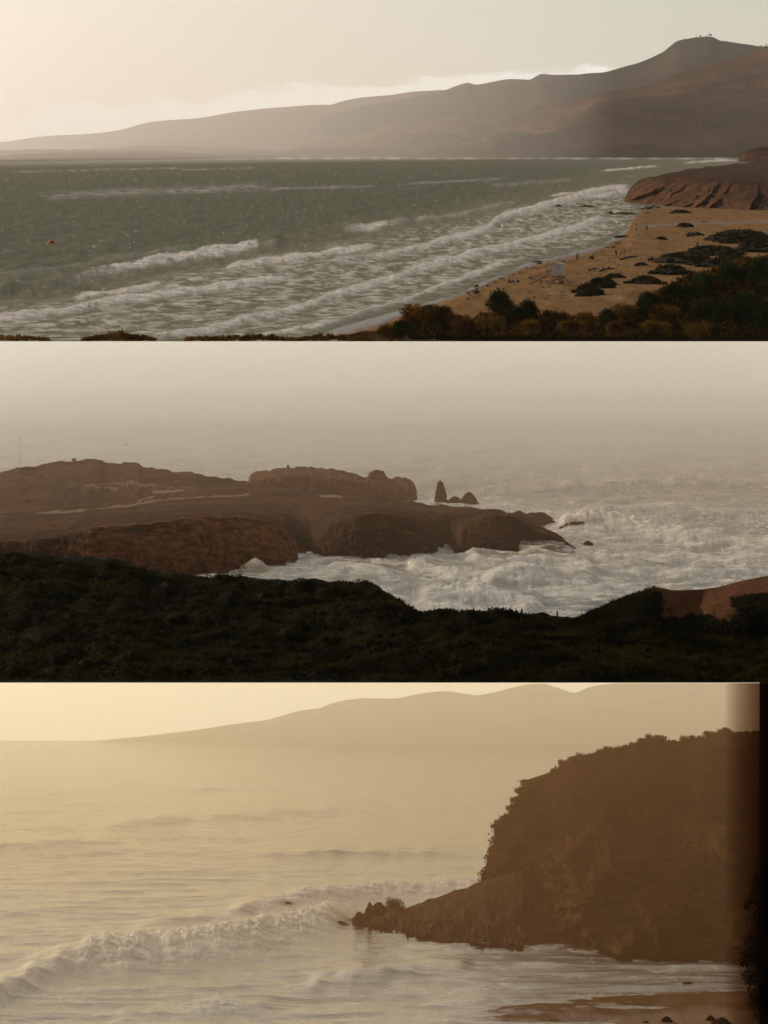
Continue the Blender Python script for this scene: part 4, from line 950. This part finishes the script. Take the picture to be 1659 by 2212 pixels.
person(on_beach(1331, 553), 'person in dark clothes with hands on hips, left of the close pair', 0, DC, DC, 'hips', rz=2.6)
person(on_beach(1348.5, 551), 'person in dark jacket holding something out, right of the close pair', 0, DC, M['brown_cloth'], ('down', 'front'), rz=1.9)
person(on_beach(1375, 501), 'person in grey jacket walking at the water edge', 0, GC, BC, 'down', stride=.18, rz=2.4)
person(on_beach(1397, 499), 'person in dark coat walking on sand, right of the grey one', 0, DC, M['brown_cloth'], 'down', stride=.16, rz=2.9)
person(on_beach(1424, 576), 'person in black sitting low on the sand by the hummocks', 0, DC, DC, 'front', 'sit', rz=1.2)
person(on_beach(1438.5, 575), 'person in pale brown sitting beside the one in black', 0, GC, DC, 'front', 'sit', rz=1.0)
person(on_beach(1507, 537), 'person in black standing alone near the hummocks at right', 0, DC, DC, 'down', rz=.4)
def ground_water(px, py): return G(px, py, 0.0)
person(ground_water(1078.5, 490) + np.array([0, 0, -.55]), 'person in dark wetsuit standing in the surf', 0, DC, DC, 'front', rz=.8)
person(ground_water(1338, 484) + np.array([0, 0, -.8]), 'person in red top wading in the shallows at the far end', 0, M['red_cloth'], DC, 'down', rz=.8)

# beach wagon
def wagon():
    p = on_beach(1278, 561); root = empty('beach_wagon', p, .25)
    tag(root, 'black beach wagon loaded with gear on the sand', 'wagon')
    b = MB(); b.raw([(-.42, -.28, .3), (.42, -.28, .3), (.42, .28, .3), (-.42, .28, .3), (-.5, -.33, .82), (.5, -.33, .82), (.5, .33, .82), (-.5, .33, .82)], [(3, 2, 1, 0), (4, 5, 6, 7), (0, 1, 5, 4), (1, 2, 6, 5), (2, 3, 7, 6), (3, 0, 4, 7)])
    b.build('basket', M['dark_cloth'], root)
    for x in (-.36, .4):
        for y in (-.33, .33):
            w_ = MB(); w_.bar((x, y - .05, .16), (x, y + .05, .16), .16, 14); w_.build('wheel', M['dark_cloth'], root)
    h = MB(); h.path([(.45, 0, .55), (.62, 0, .9), (.66, 0, 1.1)], .03); h.bar((.66, -.16, 1.1), (.66, .16, 1.1), .03); h.build('handle', M['metal'], root)
    g = MB(); g.box((.12, -.2, 1.0), (.52, .2, 1.24)); g.bar((.2, -.15, .8), (.2, -.15, 1.0), .03); g.bar((.45, .15, .8), (.45, .15, 1.0), .03); g.build('folded_shade', M['dark_cloth'], root)
wagon()

# kite over the water
def kite():
    d = 1000.0; root = empty('kite', W(111, 528, d), 0, 1.3)
    tag(root, 'orange and red kite flying low over the sea at left', 'kite')
    nk = 9; R = 1.05
    for k in range(nk - 1):
        v = []
        for t in (k, k + 1):
            a = math.pi * (.08 + .84 * t / (nk - 1)); x, z = -math.cos(a) * R, math.sin(a) * R * .75 - .2
            ch = .55 * math.sin(a) + .25
            v += [(x * .92, -ch * .3, z - ch * .4), (x, 0, z + .05), (x * .92, ch * .3, z + ch * .3)]
        v2 = [(p[0], p[1], p[2] - .05) for p in v]
        m = MB(); m.raw(v + v2, [(0, 3, 4, 1), (1, 4, 5, 2), (7, 10, 9, 6), (8, 11, 10, 7), (0, 6, 9, 3), (2, 5, 11, 8)])
        m.build('panel', M['kite_red'] if k in (3, 4, 5) else M['kite_orange'], root, True)
    for xs, xe in ((-.98, -1.6), (.35, -.35)):
        l = MB(); pts = [(xs + (xe - xs) * t, 0, -.2 - 1.1 * t - .12 * math.sin(t * 3.14)) for t in np.linspace(0, 1, 6)]; l.path(pts, .05, 5); l.build('streamer', M['kite_orange'], root, True)
    t = MB(); t.path([(-1.6, 0, -1.3), (-1.5, 0, -1.55), (-1.2, 0, -1.7)], .09, 6); t.build('tail', M['kite_orange'], root, True)
kite()

# driftwood and wrack
def log(pts, r, label, name='driftwood_log'):
    P = [on_beach(x, y) + np.array([0, 0, dz]) for x, y, dz in pts]
    m = MB()
    for i in range(len(P) - 1):
        m.bar(P[i], P[i+1], r * (1 - .1 * i), 7, r * (1 - .1 * (i + 1)))
    o = m.build(name, M['driftwood'], None, True); tag(o, label, 'driftwood', 'driftwood on the beach')
log([(1340, 562, .1), (1352, 560, .3), (1360, 558, .35), (1373, 558, .3), (1377, 557, .5)], .26, 'crooked dark driftwood branch on the sand beyond the tower')
log([(1271, 585, .1), (1282, 583, .3), (1293, 583, .15)], .15, 'thin bent driftwood stick to the right of the tower')
log([(1295, 586, .1), (1310, 583, .3), (1326, 582, .2)], .2, 'straight driftwood pole in the middle of the sand')
log([(1374, 575, .2), (1385, 574, .5), (1396, 574, .2)], .4, 'thick dark driftwood stump near the sitting people')
log([(1398, 452, .2), (1412, 449, .9), (1425, 450, .3)], .5, 'forked driftwood trunk below the far bluff')
log([(1372, 455, .2), (1392, 453, .6), (1400, 452, 1.4)], .35, 'driftwood trunk with raised end near the bluff toe')
log([(1485, 512, .3), (1500, 508, .8), (1506, 509, .3)], .35, 'dark driftwood snag beside the brush pile')
wr = []
r = np.random.default_rng(21)
for k in range(330):
    px = r.uniform(1010, 1560); ys = float(line(SHORE, px)); lim = float(line([(1000, 650), (1200, 650), (1350, 610), (1450, 560), (1560, 500)], px))
    if lim < ys + 8: continue
    t = r.random(); py = ys + 6 + (lim - ys - 8) * (t if r.random() < .6 else .08 + .1 * r.random())
    p = on_beach(px, py); s = r.uniform(.05, .16) * (2.2 if r.random() < .08 else 1)
    wr.append((p, s))
V = []; Fq = []
for p, s in wr:
    a = r.random() * 6.28
    for e in range(3):
        q = p + r.normal(size=3) * np.array([s * 1.5, s * 2, 0]); b = len(V)
        for t in range(5):
            an = a + t * 1.2566; V.append(q + np.array([math.cos(an) * s * 1.8, math.sin(an) * s * 2.5, 0.0]))
        V.append(q + np.array([0, 0, s * (1.0 + r.random())]))
        for t in range(5): Fq.append((b + t, b + (t + 1) % 5, b + 5))
o = obj('beach_wrack', np_mesh('beach_wrack', np.array(V), np.array(Fq), False), M['kelp']); tag(o, kind='stuff')['label'] = 'scraps of dark kelp strewn over the sand'
for (px, py, wp, hp, sd_, lab) in ((1030, 623, 14, 7, 91, 'dark kelp clump at the water edge behind the brush'), (1162, 567, 26, 4, 92, 'long dark kelp mat on the wet sand'), (1118, 590, 12, 3, 93, 'small kelp clump on wet sand left of the tower'), (1350, 463, 60, 4, 94, 'dark flat reef at the foot of the far bluff'), (1268, 447, 34, 4, 95, 'dark reef ledge in the surf left of the bluff'), (1205, 446, 18, 4, 96, 'small dark reef awash farther left in the surf'), (1319, 461, 10, 5, 97, 'round dark rock in the surf before the bluff')):
    rock(px, py, wp, hp, 0.0, sd_, lab, .3, 0, 'kelp_clump' if 'kelp' in lab else 'reef_rock', 'rock', None, 3.0)

# trees and mast on the summit, far ranch
def far_tree(px, py, d, hpx, label, seed, wpx=None):
    k = d / FOC; h = hpx * k; w_ = (wpx or hpx) * k; root = empty('tree', W(px, py, d))
    r = np.random.default_rng(seed); cs = np.stack([r.normal(size=7) * w_ * .22, r.normal(size=7) * w_ * .22, h * (.45 + .4 * r.random(7))], -1)
    obj('crown', leaf_cloud('crown', cs, np.full(7, h * .22), 260, h * .09, .9, seed), M['leaf_dark'], root)
    m = MB(); m.bar((0, 0, -h * .1), (0, 0, h * .6), h * .05, 6, h * .02); m.build('trunk', M['bark'], root)
    tag(root, label, 'tree', 'trees on the far hills')
for i, (px, py, hp, wp) in enumerate(((1505, 82, 5, 7), (1513, 81, 6, 7), (1535, 80, 9, 6), (1528, 80, 5, 8), (1477, 86, 4, 5), (1570, 92, 5, 8), (1580, 94, 5, 6), (1592, 95, 4, 8), (1643, 102, 6, 9), (1655, 99, 5, 7))):
    far_tree(px, py + 1, 18900, hp, 'tallest tree on the wooded summit' if i == 2 else ORD[sorted([1505, 1513, 1528, 1477, 1570, 1580, 1592, 1643, 1655]).index(px)] + ' small tree along the far summit skyline, counting from the left', 40 + i, wp)
for i, (px, py, hp, wp) in enumerate(((895, 313, 7, 10), (903, 313, 7, 9), (975, 306, 4, 6), (1035, 301, 4, 8), (1062, 296, 5, 8))):
    far_tree(px, py + 1, 12200, hp, ORD[i] + ' tree of the far ranch belt above the sea cliff, from the left', 60 + i, wp)
def ranch(px, py, wp, label):
    d = 12150; k = d / FOC; w_ = wp * k; h = 2.2 * k; root = empty('ranch_building', W(px, py, d))
    m = MB(); m.box((-w_/2, -5, -6), (w_/2, 5, h)); m.build('wall', M['wall_plaster'], root)
    m = MB(); m.raw([(-w_/2-.6, -6, h), (w_/2+.6, -6, h), (w_/2+.6, 6, h), (-w_/2-.6, 6, h), (-w_/2, 0, h*1.7), (w_/2, 0, h*1.7)], [(0, 1, 5, 4), (2, 3, 4, 5), (0, 4, 3), (1, 2, 5), (3, 2, 1, 0)]); m.build('roof', M['roof_far'], root)
    for q in (-.3, .0, .3):
        m = MB(); m.box((q * w_ - 1.2, -5.08, .2), (q * w_ + 1.2, -4.99, h * .7)); m.build('window', M['dark_cloth'], root)
    tag(root, label, 'building', 'ranch buildings across the bay')
ranch(1046, 304, 12, 'longer pale ranch building above the far sea cliff'); ranch(985, 308, 7, 'small ranch shed left of the longer building')
def mast(px, py, hpx, d, label, r=.012):
    k = d / FOC; h = hpx * k; root = empty('radio_mast', W(px, py, d))
    m = MB(); m.bar((0, 0, -h * .1), (0, 0, h), h * r, 5, h * r * .5); m.build('pole', M['metal'], root)
    for q, e in ((.82, .05), (.92, .035)):
        m = MB(); m.bar((-h * e, 0, h * q), (h * e, 0, h * q), h * r * .7, 4); m.build('antenna', M['metal'], root)
    tag(root, label, 'mast')
mast(895, 199, 8, 27300, 'tiny mast on the far hazy ridge', .03)
mast(1341, 149, 10, 18800, 'thin mast on the ridge left of the summit', .02)

# ================================================================== THINGS: middle coast
mast(43, 1012, 68, 372, 'tall thin radio mast on the left of the headland', .007)
mast(35, 1012, 14, 371, 'short mast beside the tall one on the headland', .02)
mast(298, 1002, 12, 368, 'short pole with a pale head on the rocky knoll', .03)
mast(680, 1011, 20, 373, 'thin mast on the hazy far headland', .015)
def hut(px, py, wp, hp, d, label):
    k = d / FOC; w_, h = wp * k, hp * k; root = empty('hut', W(px, py + 1, d))
    m = MB(); m.box((-w_/2, -w_/2, -h*.4), (w_/2, w_/2, h * .8)); m.build('wall', M['wall_plaster'], root)
    m = MB(); m.raw([(-w_*.56, -w_*.56, h*.8), (w_*.56, -w_*.56, h*.8), (w_*.56, w_*.56, h*.8), (-w_*.56, w_*.56, h*.8), (-w_*.5, 0, h), (w_*.5, 0, h)], [(0, 1, 5, 4), (2, 3, 4, 5), (0, 4, 3), (1, 2, 5), (3, 2, 1, 0)]); m.build('roof', M['rock'], root)
    m = MB(); m.box((-w_*.12, -w_*.505, 0), (w_*.12, -w_*.498, h*.55)); m.build('door', M['dark_cloth'], root)
    tag(root, label, 'hut')
hut(160, 995, 9, 6, 373.2, 'tiny square hut on the top of the headland')
hut(622, 1011, 6, 7, 373, 'tiny hut on the hazy far headland')
hut(650, 1011, 24, 4, 373.2, 'long low shed right of the hut on the far headland')
rock(282, 1010, 44, 11, -4.2, 83, 'knobbly rock outcrop on the headland skyline', .2, 0, 'rock', 'headland_far')
rock(815, 1034, 30, 18, -5.4, 85, 'block of rock on the skyline of the far headland', .2, 0, 'rock', 'headland_far')
rock(60, 1013, 36, 5, -3.7, 87, 'small dark outcrop by the masts', .3, 0, 'rock', 'headland_far')
def fence_post(px, py, hp, label, d=250):
    k = d / FOC; root = empty('fence_post', W(px, py, d))
    m = MB(); m.bar((0, 0, -.3), (.02, 0, hp * k), .06, 7, .05); m.build('post', M['bark'], root)
    m = MB(); m.bar((.02, 0, hp * k), (.02, 0, hp * k + .03), .065, 7, .03); m.build('cap', M['bark'], root)
    tag(root, label, 'fence post')
fence_post(1126, 1334, 18, 'left one of two dark fence posts against the surf'); fence_post(1203, 1338, 17, 'right one of two dark fence posts, nearer the dune'); fence_post(1023, 1352, 16, 'fence post lost in the dark scrub', 246)
def bird(px, py, d, label):
    k = d / FOC; s = 4 * k; root = empty('gull', W(px, py, d), .5)
    m = MB(); m.bar((0, -s*.7, 0), (0, 0, .05*s), s*.1, 6, s*.22); m.bar((0, 0, .05*s), (0, s*.9, 0), s*.22, 6, s*.05); m.build('body', M['dark_cloth'], root, True)
    for q in (-1, 1):
        m = MB(); m.raw([(0, -.3*s, .1*s), (0, .3*s, .1*s), (q*s, .25*s, .5*s), (q*s, -.1*s, .5*s), (q*1.9*s, .3*s, .3*s), (0, -.3*s, .02*s), (0, .3*s, .02*s), (q*s, .25*s, .42*s), (q*s, -.1*s, .42*s)], [(0, 1, 2, 3), (3, 2, 4), (8, 7, 6, 5), (8, 4, 7), (0, 3, 8, 5), (1, 6, 7, 2)]); m.build('wing', M['dark_cloth'], root)
    tag(root, label, 'bird')
bird(271, 961, 330, 'lone dark bird gliding over the sea above the headland')

def spray(name, px, py, z, wp, hp, n, seed, label, lean=.3, size=.055):
    n = n * 2
    d = float(GD(py, z)); k = d / FOC; r = np.random.default_rng(seed)
    u = r.normal(size=n) * .33; v = r.random(n) ** 1.6
    P = np.stack([(u * (1.1 - .4 * v) + lean * v) * wp * k, r.normal(size=n) * wp * k * .2, v * hp * k * (1 - .6 * np.abs(u))], -1)
    a = r.normal(size=(n, 3)); b = r.normal(size=(n, 3)); s = size * (.4 + r.random(n))[:, None]
    V = np.stack([P, P + a * s, P + b * s], 1)
    o = obj(name, np_mesh(name, V.reshape(-1, 3), np.arange(3 * n).reshape(-1, 3), False), M['spray']); o.location = W(px, py, d)
    tag(o, kind='stuff')['label'] = label
spray('sea_spray', 562, 1240, Z2, 50, 34, 2600, 1, 'white spray bursting against the orange cliff', -.25)
spray('sea_spray', 1140, 1203, Z2, 50, 24, 2000, 2, 'white spray at the corner of the point')
spray('sea_spray', 1330, 1146, Z2, 120, 16, 2200, 3, 'white spray over the flat rock')
spray('sea_spray', 700, 1990, Z3, 110, 46, 3800, 4, 'golden spray thrown up beside the rock spit', .2, .022)
spray('sea_spray', 560, 2030, Z3, 260, 26, 3200, 5, 'golden spray along the breaking crest', .0, .018)
spray('sea_spray', 745, 1985, Z3, 60, 40, 2200, 6, 'golden spray at the tip of the rock spit', .2, .02)

# ================================================================== THINGS: lower cove
sp = [bush_proto('shrub', 1.5, .9, 1500, .075, 'leaf_cliff', 31), bush_proto('shrub', 1.1, 1.0, 1300, .07, 'leaf_cliff', 32)]
su = [False, False]
ys_top = cl3[199, 10:]  # the crest of the cliff
cpx = PCX + ys_top[:, 0] / ys_top[:, 1] * FOC
for i, px in enumerate(list(np.linspace(1128, 1655, 30))):
    j = np.abs(cpx - px - random.uniform(-6, 6)).argmin(); k = i % 2
    o = sp[k] if not su[k] else copy_tree(sp[k]); su[k] = True
    s = random.uniform(.22, .5); o.location = ys_top[j] + np.array([0, random.uniform(-.6, .3), -.12]); o.scale = (s, s, s); o.rotation_euler = (0, 0, i * 2.1)
    tag(o, ORD[i] + ' low shrub on the cliff skyline, counting from the seaward end', 'shrub', 'shrubs along the cliff top')
for n_, (s_, q_) in enumerate(((.97, 0), (.93, 2), (.88, 1), (.8, 0), (.72, 2))):
    row = int(s_ * 199); o = copy_tree(sp[0]); o.location = cl3[row, 10 + q_]; o.scale = (.4, .4, .4)
    tag(o, ORD[n_] + ' small shrub down the seaward edge of the cliff, counting from the top', 'shrub', 'shrubs along the cliff top')
o = copy_tree(sp[1]); o.location = W(850, 1966, 176.6); o.scale = (1.0, .8, .62); tag(o, 'ragged dark bush on the crest of the rock spit', 'shrub')
P = cl3[60:199, 10:].reshape(-1, 3); hh = np.repeat(np.linspace(.3, 1, 139), cl3.shape[1] - 10)
P = P[rng.random(len(P)) < hh ** 2 * .75]; P = P[rng.choice(len(P), min(len(P), 15000), replace=False)]
scatter_leaves('cliff_brush', P, 3, .085, .09, M['leaf_cliff'], 9, .6)['label'] = 'brown brush covering the upper cliff'

# tree at the right edge
def edge_tree():
    d = 151.2; base = W(1655, 2245, d); root = empty('tree', base)
    k = d / FOC; H = 380 * k
    r = np.random.default_rng(5)
    m = MB(); m.path([(0, 0, -.3), (.05, 0, H * .3), (.22, .05, H * .65), (.3, 0, H * .95)], .09, 8)
    tr = m.build('trunk', M['bark'], root, True)
    cs, rad = [], []
    for (px, py, rp) in ((1640, 1905, 26), (1632, 1950, 26), (1642, 1990, 28), (1628, 2035, 24), (1618, 2072, 22), (1625, 2105, 26), (1640, 2060, 30), (1640, 2130, 28), (1634, 2160, 22), (1645, 2185, 20), (1665, 2000, 40), (1670, 2100, 40), (1665, 1920, 34), (1665, 2160, 34), (1606, 2080, 9), (1612, 1958, 9), (1612, 2112, 10)):
        p = W(px, py, d) - base; cs.append(p + r.normal(size=3) * np.array([0, .15, 0])); rad.append(rp * k)
    cs = np.array(cs)
    for q in range(6):
        m = MB(); z = H * (.2 + .12 * q); m.bar((.08 + .02 * q, 0, z), tuple(cs[q * 2 % 10]), .035, 5, .012); m.build('limb', M['bark'], tr)
    obj('crown', leaf_cloud('crown', cs, rad, 9500, .06, 1.0, 6, -.5), M['leaf_tree'], root)
    tag(root, 'black leafy tree cut by the right edge beside the cove', 'tree')
edge_tree()
# dark window pillar of the carriage, standing at the right edge of the cove view
def pillar():
    d = 152.0; x0 = W(1648, 2000, d)[0]; x1 = W(2400, 2000, d)[0]; zb = Z3 - .5
    n_ = 20; r_ = .95; prof = []
    zt = float(CAMZ - (LIP2 + .8 - HOR) / FOC * d)
    for k in range(n_ + 1):
        a = math.pi / 2 * k / n_; prof.append((x0 + r_ * (1 - math.cos(a)), d + r_ - r_ * math.sin(a)))
    prof = prof + [(x1, d), (x1, d + 1.4), (x0, d + 1.4)]
    V = [(x, y, zb) for x, y in prof] + [(x, y, CAMZ - (LIP2 + .8 - HOR) / FOC * d) for x, y in prof]; k = len(prof)
    m = MB(); m.raw(V, [(i, (i+1) % k, k + (i+1) % k, k + i) for i in range(k)] + [tuple(range(k))[::-1], tuple(range(k, 2*k))])
    o = m.build('window_pillar', M['post_dark'], None, True)
    # added light-absorbing wedge that thickens towards the pillar, so that the edge darkens gradually
    xa, xb = W(1562, 2000, d)[0], W(1662, 2000, d)[0]; pl = [(xa, d - .5), (xb, d - 2.0), (xb, d - .5)]
    me = bpy.data.meshes.new('fade_wedge'); me.from_pydata([(x, y, zb) for x, y in pl] + [(x, y, CAMZ - (LIP2 + .8 - HOR) / FOC * y) for x, y in pl], [], [(2, 1, 0), (3, 4, 5), (0, 1, 4, 3), (1, 2, 5, 4), (2, 0, 3, 5)]); me.update()
    mt, tt = mat_new('edge_absorber'); n__ = N(tt); n__.out(None, n__('ShaderNodeVolumeAbsorption', i={'Color': (.32, .16, .05, 1), 'Density': 2.6}).outputs[0])
    obj('fade_wedge', me, mt, o)
    tag(o, 'black upright window pillar along the right edge of the cove view', 'pillar')
pillar()

# ================================================================== AIR
def haze_box(name, verts, mat):
    me = bpy.data.meshes.new(name); me.from_pydata([tuple(v) for v in verts], [], [(3, 2, 1, 0), (4, 5, 6, 7), (0, 1, 5, 4), (1, 2, 6, 5), (2, 3, 7, 6), (3, 0, 4, 7)]); me.update()
    return tag(obj(name, me, mat), kind='stuff')
B0, T0 = -12.0, 640.0
haze_box('haze', [(-6000, -60, B0), (6000, -60, B0), (6000, 34000, B0), (-6000, 34000, B0), (-6000, -60, T0), (6000, -60, T0), (6000, 34000, T0), (-6000, 34000, T0)], air('air', (.96, .88, .82, 1), 0.9e-5, .6))
# sea haze lying over the far left of the bay, thinning out to nothing towards the right
me = bpy.data.meshes.new('haze')
tri = [((-900 - PCX) / FOC * 4000, 4000), ((1330 - PCX) / FOC * 11500, 11500), ((-900 - PCX) / FOC * 30000, 30000)]
me.from_pydata([(x, y, -8) for x, y in tri] + [(x, y, 600) for x, y in tri], [], [(2, 1, 0), (3, 4, 5), (0, 1, 4, 3), (1, 2, 5, 4), (2, 0, 3, 5)]); me.update()
tag(obj('haze', me, air('sea_haze', (1.0, .94, .90, 1), 8.5e-5, .5)), kind='stuff')
def wedge(name, d0, d1, lip, zb, mat, gap=.01):
    t0 = CAMZ - (lip - HOR) / FOC * d0 - gap; t1 = CAMZ - (lip - HOR) / FOC * d1 - gap; X = .17
    return haze_box(name, [(-X*d0, d0, zb), (X*d0, d0, zb), (X*d1, d1, zb), (-X*d1, d1, zb), (-X*d0, d0, t0), (X*d0, d0, t0), (X*d1, d1, t1), (-X*d1, d1, t1)], mat)
wedge('haze', 296.0, 384.5, LIP1, Z2 - 2.5, air('mist_mid', (.92, .62, .42, 1), .0020, .3))
wedge('haze', 384.6, 468.0, LIP1, Z2 - 2.5, air('mist_mid_far', (.84, .87, .82, 1), .0075, .4))
wedge('haze', 468.1, WALL2 - .3, LIP1, Z2 - 2.5, air('mist_mid_bank', (.92, .95, .92, 1), .028, .4))
wedge('haze', 150.0, 198.0, LIP2, Z3 - 1.5, air('mist_low', (.92, .52, .24, 1), .0058, .3))
wedge('haze', 198.1, WALL3 - .2, LIP2, Z3 - 1.5, air('mist_low_far', (1.0, .98, .80, 1), .030, .5))
